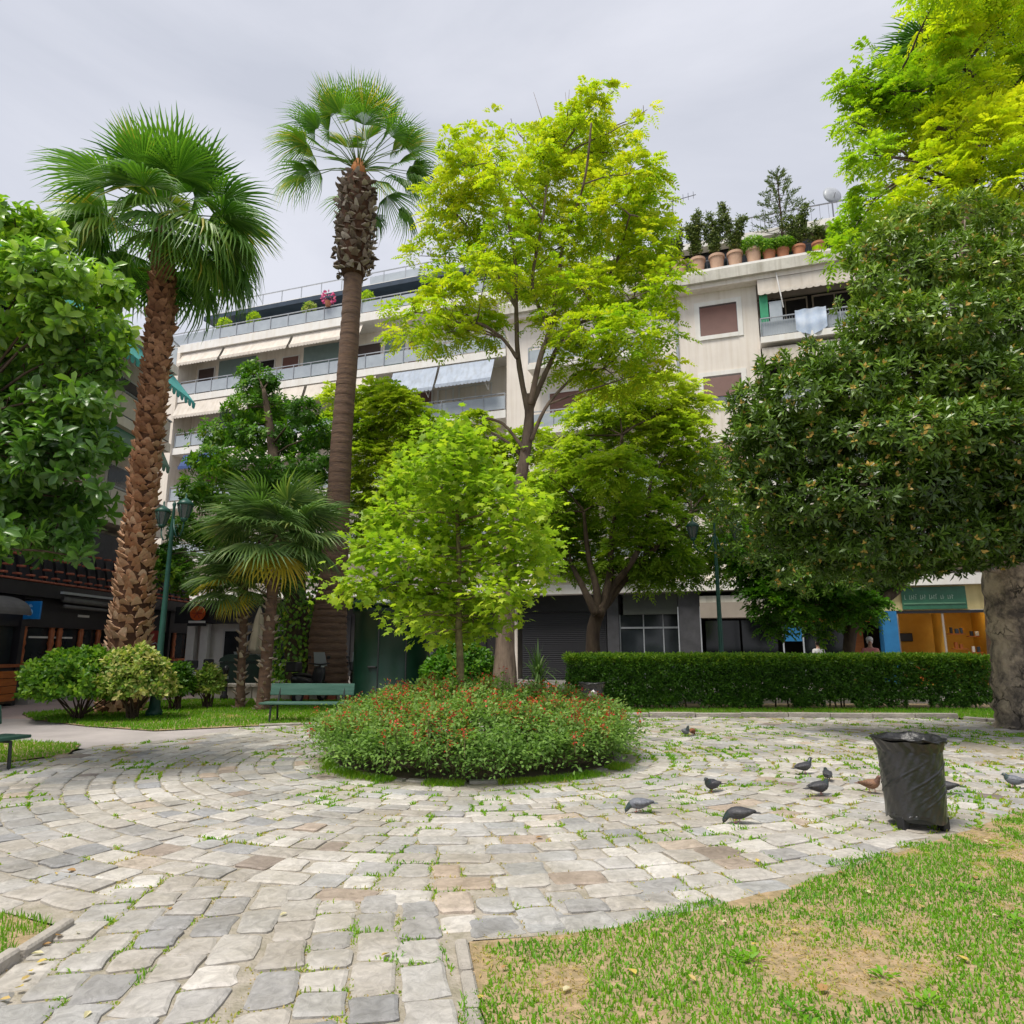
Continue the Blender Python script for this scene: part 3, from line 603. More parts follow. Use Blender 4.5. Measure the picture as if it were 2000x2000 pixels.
T = trunk_tube(mb, [(B.x,B.y,-.1), (14.3,15.4,4), (13.8,15.3,8.5), (13.2,15.2,11)], [.32,.27,.22,.16], 12, .3, .05)[0]
arms = [T[12], T[15], T[18]]
for pts in ([(2040,330),(1960,300),(1880,300),(1780,310)], [(2040,280),(1960,200),(1880,130),(1800,60)], [(2080,380),(1990,380),(1900,370),(1780,345)], [(1890,300),(1820,240),(1740,180)]):
    P3 = [AY(a_,b_,15.1) for a_,b_ in pts]; trunk_tube(mb, P3, [.08*(1-i/len(pts))+.015 for i in range(len(pts))], 7, 0, .03); arms += P3
limb_set(mb, arms, cl, .04); mb.build('trunk', m_darkbark, tr, True, B)
P, Ax = clump_pts(cl, 1750, .3, .35, .45)
a = pinnate(P, Ax, 3, 6, .44, .14, .056, .5)
ti = np.clip(.34 + .60*(vnoise(P[:,0], P[:,2], 1.15, 14)-.30) + .14*np.clip((P[:,0]-9.5)/3,-1,1) + rng.normal(0,.09,len(P)), 0, 1)
leaves('crown', *a[:5], np.clip(ti[a[5]] + rng.normal(0,.07,len(a[5])),0,1), m_gold, tr, B)

# -- tree behind the hedge, centre right
B = Vector((A(1160,1290,20.5).x, 20.5, 0))
tr = thing('robinia_tree', 'mid-green tree forking low in front of the dark shop shutter behind the hedge', 'tree', B); mb = MB()
trunk_tube(mb, [tuple(B), AY(1158,1240,20.5), AY(1172,1190,20.5)], [.25,.21,.18], 12, .3, .08)
arms = []
for pts in ([(1168,1205),(1165,1150),(1150,1090),(1140,1000)], [(1172,1200),(1195,1150),(1235,1095),(1260,1040),(1270,940)], [(1172,1195),(1190,1130),(1195,1050),(1210,960),(1215,850)], [(1180,1185),(1230,1120),(1290,1060),(1350,1000)], [(1165,1200),(1140,1150),(1115,1100)]):
    P3 = [AY(a_,b_,20.5+U(-.5,.5)) for a_,b_ in pts]; trunk_tube(mb, P3, [.12*(1-i/len(pts))+.02 for i in range(len(pts))], 8, 0, .05); arms += P3[1:]
spec = [(1210,790,80,45),(1290,780,75,55),(1345,790,45,45),(1150,830,55,40),(1230,850,85,50),(1320,860,75,50),(1130,900,60,45),(1200,920,80,45),(1280,930,80,50),(1360,910,55,45),(1110,970,60,45),(1180,990,80,45),(1260,1005,80,45),(1340,980,60,40,22.5),(1400,950,40,40,22.5),(1090,1040,50,40),(1150,1060,60,40),
        (1230,1075,70,38),(1300,1070,65,38),(1360,1065,50,40,23),(1430,1020,45,50,23.5),(1200,1120,55,22),(1280,1130,60,22),(1340,1130,50,22,22.5),(1410,1110,45,30,23.5),(1120,1100,45,22),(1070,930,35,40),(1060,1010,40,40),(1085,1090,45,28),(1165,1115,50,22),(1255,1115,55,22),(1050,870,40,40),(1300,1100,60,30),(1430,1080,40,40,23.5)]
cl = clumps(spec, 21.3, .8, .8); limb_set(mb, arms, cl, .05); mb.build('trunk', m_darkbark, tr, True, B)
P, Ax = clump_pts(cl, 2700, .4, .25, .45); a = pinnate(P, Ax, 3, 5, .40, .155, .066, .5)
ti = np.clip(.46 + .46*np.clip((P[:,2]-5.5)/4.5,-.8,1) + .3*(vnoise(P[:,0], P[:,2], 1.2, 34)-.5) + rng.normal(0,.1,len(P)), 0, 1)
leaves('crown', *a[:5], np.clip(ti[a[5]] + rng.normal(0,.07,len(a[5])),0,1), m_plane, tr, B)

# -- low dark tree right of it, leaning trunk in front of the shops
B = Vector((A(1648,1290,22).x, 22, 0)); tr = thing('leaning_tree', 'dark tree with a leaning trunk in front of the orange lit shop window', 'tree', B); mb = MB()
T = trunk_tube(mb, [tuple(B), AY(1662,1235,22), AY(1700,1190,22), AY(1755,1145,22), AY(1790,1080,22)], [.20,.18,.18,.17,.13], 10, .2, .05)[0]
spec = [(1490,1110,55,38),(1545,1120,60,40),(1500,1165,50,30),(1550,1185,40,22),(1520,1215,35,16),(1600,1150,60,50),(1660,1150,55,50),(1690,1180,40,28),(1610,1205,40,26),(1610,1090,70,50),(1690,1100,70,50),(1740,1105,50,34),(1450,1070,45,40),(1560,1060,70,40)]
cl = clumps(spec, 21.5, .8, .9); limb_set(mb, [T[10],T[16],T[20],T[-1]], cl, .05); mb.build('trunk', m_darkbark, tr, True, B)
P, Ax = clump_pts(cl, 1500, .4, .25, .4); a = pinnate(P, Ax, 3, 4, .40, .17, .085, .6)
ti = np.clip(.48 + .3*(vnoise(P[:,0], P[:,2], 1.1, 44)-.5) + rng.normal(0,.12,len(P)), 0, 1)
leaves('crown', *a[:5], np.clip(ti[a[5]] + rng.normal(0,.08,len(a[5])),0,1), m_dark, tr, B)

# -- bright broad crown between the ringed palm and the robinia
B = Vector((A(790,1300,22.6).x, 22.6, 0)); tr = thing('acacia_tree', 'lime green leafy tree close to the right of the ringed palm trunk', 'tree', B); mb = MB()
T = trunk_tube(mb, [tuple(B), AY(792,1200,22.6), AY(797,1080,22.6), AY(805,960,22.6)], [.19,.17,.15,.12], 10, .3, .04)[0]
spec = [(735,770,40,28),(780,790,50,38),(715,820,42,36),(770,850,60,40),(835,840,50,38),(720,890,48,38),(790,910,60,42),(860,890,50,40),(700,960,42,36),(765,980,60,40),(840,960,60,40),(900,900,50,36),(950,900,50,36),(990,940,50,36),(1060,960,45,36),(720,1040,45,35),(660,770,28,26),(650,830,24,24),(1080,1010,45,40),(930,830,40,30),(1000,870,36,28)]
cl = clumps(spec, 22.6, .35, .5); limb_set(mb, T[8:], cl, .045); mb.build('trunk', m_greybark, tr, True, B)
P, Ax = clump_pts(cl, 1700, .4, .25, .45); a = pinnate(P, Ax, 3, 5, .40, .165, .072, .5)
ti = np.clip(.72 + .35*(vnoise(P[:,0], P[:,2], .9, 54)-.4) + rng.normal(0,.1,len(P)), 0, 1)
leaves('crown', *a[:5], np.clip(ti[a[5]] + rng.normal(0,.08,len(a[5])),0,1), m_plane, tr, B)

# -- young maple in the flower bed
B = Vector((-.72, 10.3, 0)); tr = thing('maple_tree', 'young light green maple on a thin stem in the middle of the flower bed', 'tree', B); mb = MB()
T = trunk_tube(mb, [tuple(B), AY(899,1300,10.3), AY(896,1230,10.3), AY(898,1140,10.3), AY(893,1000,10.3), AY(888,880,10.3)], [.062,.056,.052,.045,.03,.012], 10, .2, .03)[0]
spec = [(870,845,40,26),(900,870,45,30),(850,905,60,34),(925,910,62,34),(800,950,55,34),(870,965,70,38),(960,960,66,36),(1020,985,42,28),(760,1010,55,34),(840,1030,75,40),(930,1030,75,40),(1010,1045,52,34),(730,1070,58,30),(800,1095,75,38),(890,1100,75,42),(980,1100,66,36),(1050,1065,38,26),(1070,1100,24,18),
        (690,1140,48,20),(745,1150,60,28),(820,1165,70,34),(905,1170,70,36),(985,1160,58,30),(1040,1130,36,24),(670,1160,22,12),(790,1205,50,20),(860,1220,58,22),(930,1215,50,24),(985,1205,34,18),(900,1245,34,12),(830,1240,24,10)]
cl = clumps(spec, 10.3, .55, 1.); limb_set(mb, T[12:], cl, .028, 6, .05); mb.build('trunk', m_youngbark, tr, True, B)
P, Ax = clump_pts(cl, 1480, .35, .2, .46); a = scatter_leaves(P, Ax, 6, .15, .125, .135, .30)
ti = np.clip(.56 + .28*(vnoise(P[:,0], P[:,2], .6, 64)-.45) + rng.normal(0,.10,len(P)), 0, 1)
leaves('crown', *a[:5], np.clip(ti[a[5]] + rng.normal(0,.12,len(a[5])),0,1), m_plane, tr, B, form='lobed', bend=.22)

# -- dark tree left of the ringed palm, with an ivy-clad trunk
B = Vector((A(585,1340,21.5).x, 21.5, 0)); tr = thing('carob_tree', 'dark dense tree with an ivy-clad trunk behind the small windmill palms', 'tree', B); mb = MB()
T = trunk_tube(mb, [tuple(B), AY(580,1220,21.5), AY(570,1100,21.5), AY(545,980,22), AY(530,850,22.5), AY(515,760,22.5)], [.42,.38,.34,.26,.16,.06], 12, .2, .05)[0]
spec = [(487,722,24,24),(500,760,40,34),(525,745,28,26),(480,800,55,34),(540,800,55,34),(590,810,42,34),(440,850,60,38),(510,855,65,42),(580,860,60,42),(630,850,34,34),(410,900,50,34),(470,920,70,42),(550,930,70,42),(620,920,45,38),(380,960,42,36),(440,980,65,40),(520,990,65,40),(600,990,55,40),(360,1030,42,30),(420,1050,55,30),(345,1080,36,34),(330,1120,36,40),(560,1060,70,40),(640,1000,35,40),(620,1080,50,40),(370,1130,30,40),(300,1090,20,30)]
cl = clumps(spec, 22.4, .9, .9); limb_set(mb, T[12:], cl, .06); mb.build('trunk', m_darkbark, tr, True, B)
P, Ax = clump_pts(cl, 2900, .4, .35, .38); a = rosettes(P, Ax, 9, .20, .085)
ti = np.clip(.48 + .35*(vnoise(P[:,0], P[:,2], 1.0, 74)-.45) + rng.normal(0,.12,len(P)), 0, 1)
leaves('crown', *a[:5], np.clip(ti[a[5]] + rng.normal(0,.08,len(a[5])),0,1), m_dark, tr, B)
n = 2600; th = rng.uniform(0,6.283,n); z = rng.uniform(.1,4.2,n); rad = .62 + .16*vnoise(th*2, z, .5, 3) + rng.uniform(-.08,.1,n)
P = np.stack([B.x-.1 + rad*np.cos(th)*1.15, B.y + rad*np.sin(th), z], 1); D = np.stack([np.cos(th)*.4, np.sin(th)*.4, -np.ones(n)], 1) + .4*rng.normal(size=(n,3)); Nn = np.stack([np.cos(th), np.sin(th), .4*np.ones(n)], 1) + .25*rng.normal(size=(n,3))
leaves('ivy', P, D, Nn, rng.uniform(.08,.15,n), rng.uniform(.08,.13,n), np.clip(rng.normal(.55,.18,n),0,1), m_dark, tr, B)

# -- glossy tree at the left edge, close
B = Vector((-7.9, 8.2, 0)); tr = thing('glossy_evergreen_tree', 'glossy broad-leaved evergreen crown hanging in at the left edge', 'tree', B); mb = MB()
T = trunk_tube(mb, [tuple(B), (-7.8,8.2,1.4), (-7.6,8.3,2.8), (-7.3,8.2,4.0)], [.22,.19,.16,.12], 10, .3, .05)[0]
spec = [(-20,420,50,40),(40,445,55,45),(100,470,48,36),(-40,520,80,70),(60,530,75,55),(140,545,60,42),(200,560,52,40),(235,580,24,22),(20,620,90,70),(110,620,75,55),(190,630,58,48),(225,660,26,30),(-60,700,110,110),(50,710,90,70),(140,710,75,60),(205,715,36,40),(20,810,100,75),(110,800,80,60),(175,780,46,40),(215,790,22,22),
        (30,900,95,65),(110,890,80,60),(180,870,55,45),(215,880,26,28),(-60,900,110,110),(20,980,95,60),(100,980,80,48),(165,980,45,42),(60,1050,75,38),(130,1050,55,32),(160,1090,22,14),(-30,1050,90,50),(-140,600,120,160),(-160,850,130,160),(195,950,22,24)]
cl = clumps(spec, 8.2, .5, 1.); limb_set(mb, T[8:], cl, .025); mb.build('trunk', m_darkbark, tr, True, B)
P, Ax = clump_pts(cl, 1900, .45, .5, .52); a = rosettes(P, Ax, 9, .185, .078, (.7,1.55))
ti = np.clip(.48 + .2*(vnoise(P[:,0]+P[:,1], P[:,2], .5, 84)-.45) + .30*np.clip((P[:,2]-4.9)/1.8,-.5,1) + rng.normal(0,.10,len(P)), 0, 1)  # tint rises with height: highlights painted into the yellow-green top leaves
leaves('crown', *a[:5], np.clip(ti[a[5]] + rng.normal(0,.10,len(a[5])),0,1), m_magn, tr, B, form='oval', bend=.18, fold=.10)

# -- big dark pittosporum on the right
B = Vector((9.85, 13.4, 0)); tr = thing('pittosporum_tree', 'massive dark evergreen with a thick patchy trunk filling the right side', 'tree', B); mb = MB()
T = trunk_tube(mb, [(9.85,13.4,-.1),(9.85,13.4,.4),(9.8,13.35,1.4),(9.75,13.2,2.6),(9.5,13,4.0),(9.2,12.9,6)], [.62,.60,.54,.55,.42,.25], 26, .10, .11)[0]
spec = [(1470,790,52,48),(1520,730,48,36),(1450,870,36,60),(1500,860,70,70),(1570,780,70,60),(1640,720,60,50),(1690,640,52,55),(1710,560,46,50),(1740,480,55,45),(1690,500,36,34),(1800,440,75,38),(1880,420,70,36),(1960,450,60,45),(1780,540,80,60),(1860,520,85,60),(1950,540,75,65),(1750,640,80,65),(1840,630,90,70),(1940,640,85,75),
        (1680,760,80,60),(1780,740,90,65),(1880,740,90,70),(1970,750,70,80),(1580,870,85,70),(1680,860,90,70),(1780,850,95,70),(1880,850,95,70),(1970,860,70,80),(1468,930,34,40),(1510,960,70,60),(1600,970,85,60),(1700,960,90,65),(1800,950,90,65),(1900,950,90,65),(1985,960,60,70),
        (1530,1040,60,40),(1610,1060,80,45),(1700,1060,85,50),(1790,1050,85,48),(1880,1040,85,50),(1970,1040,70,60),(1640,1110,60,24),(1710,1120,70,24),(1790,1105,60,26),(1860,1095,60,26),(1940,1085,60,26),(1590,690,36,22),(2060,600,100,120),(2070,800,110,130),(2060,980,100,100),(2160,700,120,200)]
rcl = []
for q in spec:                                              # the dome bulges towards the viewer in its middle
    d = math.hypot((q[0]-1830)/420., (q[1]-790)/400.); rcl.append((*q, 12.9 - 2.6*max(0, 1-d*d)**.5 + U(-.3,.3)))
cl = clumps(rcl, 12, 0, 1.); limb_set(mb, T[14:], cl, .10); mb.build('trunk', m_patchbark, tr, True, B)
back = [((c[0]*1.0+.3, 26.0-c[1]+.6, c[2]), r) for c, r in cl if c[1] < 12.4]
P, Ax = clump_pts(cl, 9400, .45, .70, .13); P2, Ax2 = clump_pts(back, 1500, .4, .5, .25); P = np.concatenate([P,P2]); Ax = np.concatenate([Ax,Ax2])
a = rosettes(P, Ax, 10, .15, .046, (.55,1.6))
ti = np.clip(.46 + .30*(vnoise(P[:,0], P[:,2], .8, 94)-.5) + .24*np.clip((P[:,2]-6)/3,-1,1) + rng.normal(0,.09,len(P)), 0, .9)  # height term puts daylight above and shade below into the leaf colour
tt = np.clip(ti[a[5]] + rng.normal(0,.08,len(a[5])),0,.93)
fl = (rng.uniform(0,1,len(P)) < .22)[a[5]] & (np.tile(np.arange(10), len(P)) < 3); tt[fl] = 1.; Lr = a[3].copy(); Lr[fl] *= .55   # faded flower heads
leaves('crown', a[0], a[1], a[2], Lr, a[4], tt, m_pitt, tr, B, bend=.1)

# -- hedge
hb = MB(); hx0, hx1, hy0, hy1, hh = 1.35, 11.7, 17.15, 18.25, 1.30
hd = thing('hedge', 'clipped green hedge running along the back of the square', 'hedge', (6.5,17.7,0))
n = 9500; f = rng.uniform(0,1,n); x = rng.uniform(hx0,hx1,n); y = np.where(f < .62, hy0+np.abs(rng.normal(0,.09,n)), rng.uniform(hy0,hy1,n)); z = np.where(f < .62, rng.uniform(.12,hh,n), hh - np.abs(rng.normal(0,.07,n)))
top = hh + .14*(fb(x, y, 1.1, 6)-.5) + .07*(vnoise(x,y,.22,8)-.5) + np.where(rng.uniform(0,1,n) < .02, rng.uniform(.03,.14,n), 0); z = np.minimum(z, top); y = y + .22*(fb(x,z,.8,16)-.45)
kk = ~((z < .26) & (vnoise(x, z, .7, 18) > .62)); x, y, z, f = x[kk], y[kk], z[kk], f[kk]; n = len(x)
P = np.stack([x,y,z],1); Ax = nrm(np.stack([.2*rng.normal(size=n), np.where(f<.62,-1.,-.15), np.where(f<.62,.45,1.)],1) + .3*rng.normal(size=(n,3)))
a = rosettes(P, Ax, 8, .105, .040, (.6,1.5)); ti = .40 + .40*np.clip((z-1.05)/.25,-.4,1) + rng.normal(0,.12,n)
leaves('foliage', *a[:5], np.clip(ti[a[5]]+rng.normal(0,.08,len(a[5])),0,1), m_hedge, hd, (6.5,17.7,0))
mb = MB()
for i in range(46):
    bx = U(hx0+.1,hx1-.1); by = U(17.4,18.1); mb.tube([(bx,by,-.02),(bx+U(-.1,.1),by,.5),(bx+U(-.3,.3),by+U(-.1,.1),1.1)], [.022,.018,.008], 5)
stuff(mb.build('stems', m_darkbark, hd, origin=(6.5,17.7,0)))

# -- round bed of red salvia
bd = thing('flower_bed', 'round bush of red salvia flowers in the middle of the stone paving', 'flower bed', (PC[0],PC[1],0))
mb = MB()
for i in range(34):
    a0 = 2*math.pi*i/34; w = 2*math.pi*PR/34 - .03; c = Vector((PC[0]+(PR+.02)*math.cos(a0), PC[1]+(PR+.02)*math.sin(a0), 0)); s = MB(); s.rbox(-w/2,w/2,-.06,.06,-.05,.022+U(-.01,.01),.010)
    s.xf(Matrix.Translation(c) @ Matrix.Rotation(a0+math.pi/2,4,'Z') @ Matrix.Rotation(U(-.08,.08),4,'X')); s.build('edging_stone', m_kerb, bd, origin=(PC[0],PC[1],0))
mb.lathe([(PR-.03,-.04),(PR-.03,.03),(.02,.07)], 40, (0,0,0)); mb.build('soil', m_soil, bd)
n = 5600; th = rng.uniform(0,2*math.pi,n); q = np.sqrt(rng.uniform(0,1,n)); edge = rng.uniform(0,1,n) < .36; q[edge] = rng.uniform(.93,1.04,edge.sum())
bump = .6*fb(PC[0]+q*PR*np.cos(th)+50, PC[1]+q*PR*np.sin(th)+20, .7, 66) + .4*vnoise(PC[0]+q*PR*np.cos(th), PC[1]+q*PR*np.sin(th), .22, 67)
prof = (.86*np.sqrt(np.clip(1-(q/1.06)**3.2,0,1))) * (.50+.85*bump); rx = PR*(1.04+.14*(vnoise(th*2.2,th*0,.5,2)-.5)+.07*rng.normal(size=n)*(q>.9))
z = np.where(edge, prof*rng.uniform(.12,1,n) + .30*rng.uniform(0,1,n), prof*rng.uniform(.82,1.06,n)) + .04
P = np.stack([PC[0]+q*rx*np.cos(th), PC[1]+q*rx*np.sin(th), z], 1)
Ax = nrm(np.stack([np.cos(th)*q**2*.8, np.sin(th)*q**2*.8, .7*np.ones(n)],1) + .35*rng.normal(size=(n,3)))
a = scatter_leaves(P, Ax, 12, .065, .062, .033, .0); zt = np.clip((z-.35)/.45,-1,1)
ti = .42 + .14*zt + .3*(fb(P[:,0],P[:,1],.5,9)-.5) + rng.normal(0,.08,n)
o = leaves('foliage', *a[:5], np.clip(ti[a[5]]+rng.normal(0,.10,len(a[5])),0,1), m_salvia, bd, (PC[0],PC[1],0)); stuff(o)
sel = np.where((z > .40) & (vnoise(P[:,0],P[:,1],.45,31) > .28))[0]; sel = rng.choice(sel, min(900,len(sel)), replace=False)
tips = P[sel] + Ax[sel]*.03 + np.stack([rng.normal(0,.03,len(sel)), rng.normal(0,.03,len(sel)), rng.uniform(.02,.20,len(sel))**1.15],1)
mbs = MB()
for p_, t_ in zip(P[sel], tips): mbs.tube([p_-np.array([0,0,.12]), .5*(p_+t_), t_], [.004,.0035,.002], 4, cap=False)
stuff(mbs.build('flower_stalks', m_youngbark, bd, origin=(PC[0],PC[1],0)))
sp2 = np.repeat(tips, 3, 0) - np.stack([rng.normal(0,.012,3*len(tips)), rng.normal(0,.012,3*len(tips)), np.tile([0,.05,.10], len(tips))*rng.uniform(.6,1.2,3*len(tips))],1)
a = scatter_leaves(sp2, nrm(rng.normal(size=sp2.shape)+np.array([0,0,.6])), 4, .015, .038, .026, -.1); stuff(leaves('flowers', *a[:5], np.clip(rng.normal(.45,.3,len(a[5])),0,1), m_red, bd, (PC[0],PC[1],0)))
a = scatter_leaves(np.repeat(P[sel],2,0)*.5+np.repeat(tips,2,0)*.5, np.repeat(Ax[sel],2,0), 4, .03, .05, .024, .1); stuff(leaves('foliage', *a[:5], np.clip(rng.normal(.6,.15,len(a[5])),0,1), m_salvia, bd, (PC[0],PC[1],0)))
nb = 900; k = rng.choice(n, nb); mb = MB()
for i in k[:700]:
    p = Vector(P[i]); b0 = Vector((PC[0]+(p.x-PC[0])*.8, PC[1]+(p.y-PC[1])*.8, .05)); mb.tube([b0, p + Vector((0,0,.03))], [.005,.003], 4, cap=False)
stuff(mb.build('stems', m_youngbark, bd, origin=(PC[0],PC[1],0)))

# -- shrubs on the left grass
def shrub(name, label, c, r, h, n, k, L, W, mat, t0, cat='shrub', amp=.12, lo=.1, form='oval'):
    s = thing(name, label, cat, (c[0],c[1],0)); u = rdir(n); u[:,2] = np.abs(u[:,2])*1.15-.15
    ss = (.72+.32*rng.uniform(0,1,n)**.6)*(.82+.3*vnoise(u[:,0]*2+u[:,1], u[:,2]*2, .45, int(c[0]*10)%50))
    P = np.stack([c[0]+u[:,0]*r[0]*ss, c[1]+u[:,1]*r[1]*ss, lo+h*.42+u[:,2]*h*.58*ss],1); P[:,2] = np.maximum(P[:,2], lo)
    Ax = nrm(u + np.array([0,0,.4]) + .3*rng.normal(size=(n,3))); a = rosettes(P, Ax, k, L, W, (.6,1.5))
    ti = t0 + rng.normal(0,amp,n); leaves('foliage', *a[:5], np.clip(ti[a[5]]+rng.normal(0,.14,len(a[5])),0,1), mat, s, (c[0],c[1],0), form=form)
    mb = MB()
    for i in range(14):
        q = P[rng.integers(n)]; mb.tube([(c[0]+U(-.15,.15),c[1]+U(-.15,.15),-.02),(c[0]+(q[0]-c[0])*.5,c[1]+(q[1]-c[1])*.5,q[2]*.6), tuple(q)], [.022,.014,.005], 5)
    stuff(mb.build('stems', m_darkbark, s, origin=(c[0],c[1],0))); return s
shrub('mock_orange_shrub', 'rounded green shrub at the foot of the tall left palm', (-9.15,14.9), (1.15,1.0), 1.42, 1250, 8, .13, .065, m_hedge, .62, lo=.03)
shrub('variegated_shrub', 'cream and yellow variegated shrub right of the rounded green shrub', (-8.0,14.95), (.80,.75), 1.45, 760, 8, .13, .065, m_varieg, .48, 'shrub', .22, lo=.03)
shrub('laurel_shrub', 'small dark shrub just right of the left lamp post base', (-8.1,17.0), (.34,.36), 1.0, 300, 7, .13, .06, m_hedge, .38)
shrub('oleander_shrub', 'loose light green plant beside the low white wall', (-7.6,17.6), (.34,.34), .9, 220, 7, .14, .05, m_varieg, .35)
shrub('laurel_shrub', 'dark undergrowth shrub between the kiosk and the maple stem', (-1.2,16.4), (.9,.7), 1.5, 650, 8, .15, .06, m_dark, .42)
shrub('laurel_shrub', 'green shrub left of the grey robinia trunk base', (-.85,17.6), (.7,.6), 1.2, 420, 8, .15, .06, m_hedge, .40)
# strap-leaved plant left of the hedge
B = Vector((.62, 16.6, 0)); s = thing('yucca_plant', 'tall strap-leaved plant between the robinia trunk and the hedge', 'plant', B); mb = MB()
for i in range(120):
    th = U(0,6.28); el = U(.15,1.5); L = U(.6,1.05); z0 = U(.15,.95); d = Vector((math.cos(th)*math.cos(el), math.sin(th)*math.cos(el), math.sin(el))); sv = Vector((-math.sin(th), math.cos(th), 0)); p0 = Vector((0,0,z0)); w = .024
    pts = [p0 + d*L*t - Vector((0,0,.75*L*t*t*math.cos(el))) for t in (0,.35,.7,1)]; ws = (w*.7,w,w*.7,.002); V = []
    for p, ww in zip(pts, ws): V += [p - sv*ww, p + sv*ww]
    mb.add(V, [(0,1,3,2),(2,3,5,4),(4,5,7,6)], 0, min(1,max(0,random.gauss(.42,.2))))
mb.build('leaves', m_frond2, s); m2 = MB(); m2.tube([(0,0,-.03),(.02,0,.5),(0,.02,1.0)], [.07,.06,.04], 8); m2.build('stem', m_darkbark, s)

# ---------------------------------------------------------------- palms
def fan_mesh(seg, R0, arc, droop, fold, pet, seed, ragged=.1, tipsplit=.55, width=1.0):
    """fan leaf along +x, blade in the xy plane, petiole from the origin; returns petiole mesh builder and blade mesh builder"""
    rd = random.Random(seed); bl = MB(); pe = MB(); base_t = (.62,.34,.5,.8,.42)[seed % 5]
    hub = Vector((pet, 0, -pet*.10)); pe.tube([(0,0,0),(pet*.5,0,pet*.03),(pet,0,-pet*.10)], [.022,.015,.010], 5)
    for i in range(seg):
        a = (i/(seg-1)-.5)*2*arc; L = R0*(1-.22*abs(a/arc)**2)*(1+rd.uniform(-ragged,ragged)); da = arc/(seg-1)*.98*width
        fr = tipsplit*rd.uniform(.85,1.1); t0 = min(1,max(0,rd.gauss(base_t,.14))); cone = .35*(1-math.cos(a))*.5
        def P(r, aa, up=0.):
            x = math.cos(aa)*r*L; y = math.sin(aa)*r*L
            z = -cone*r*L*.5 - droop*L*max(0,r-.25)**1.7 + up + abs(math.sin(a))*r*L*fold
            sh = 1 - .35*droop*max(0,r-.4)
            return hub + Vector((x*sh, y*sh, z))
        dr = rd.uniform(0,.25)*droop
        rid = .035*L
        v = [P(0,a), P(.5*fr,a-da), P(.5*fr,a,rid*.6), P(.5*fr,a+da), P(fr,a-da), P(fr,a,rid), P(fr,a+da), P(.5+.5*fr,a-da*.45,-dr*L*.3), P(.5+.5*fr,a,-dr*L*.3+rid*.4), P(.5+.5*fr,a+da*.45,-dr*L*.3), P(1,a+rd.uniform(-.04,.04),-dr*L)]
        bl.add(v, [(0,2,1),(0,3,2),(1,2,5,4),(2,3,6,5),(4,5,8,7),(5,6,9,8),(7,8,10),(8,9,10)], 0, t0)
    return pe, bl
FM = {}
def frond_set(key, mat, **k):
    FM[key] = []
    for s in range(5):
        pe, bl = fan_mesh(seed=s+len(FM)*10, **k); FM[key].append((pe.mesh('petiole', m_petiole, True), bl.mesh('blade', mat)))
frond_set('young', m_frond, seg=38, R0=1.36, arc=1.75, droop=.08, fold=.14, pet=1.0, tipsplit=.58, width=.9)
frond_set('mature', m_frond, seg=36, R0=1.38, arc=1.65, droop=.5, fold=.06, pet=1.3, tipsplit=.48, width=.85)
frond_set('hanging', m_frond, seg=36, R0=1.3, arc=1.6, droop=.7, fold=-.03, pet=1.3, tipsplit=.52)
frond_set('slim', m_frond, seg=30, R0=1.2, arc=1.4, droop=.16, fold=.22, pet=1.7, tipsplit=.42, width=.8)
frond_set('slimdroop', m_frond, seg=30, R0=1.4, arc=1.3, droop=.75, fold=.04, pet=1.65, tipsplit=.36, width=.8)
frond_set('windmill', m_frond2, seg=34, R0=.72, arc=2.3, droop=.45, fold=.03, pet=.62, tipsplit=.35)
frond_set('dry', m_oldfrond, seg=24, R0=.48, arc=1.5, droop=.45, fold=.05, pet=.32, tipsplit=.45)
def fronds(root, crown, base, specs):
    """specs: (kind, azimuth deg, elevation deg, scale)"""
    for kind, az, el, sc in specs:
        pe, bl = random.choice(FM[kind]); f = link('frond', pe, root); f.location = Vector(crown) - Vector(base)
        f.rotation_euler = (U(-.35,.35), -R(el), R(az)); f.scale = (sc,)*3
        b = link('blade', bl, f)
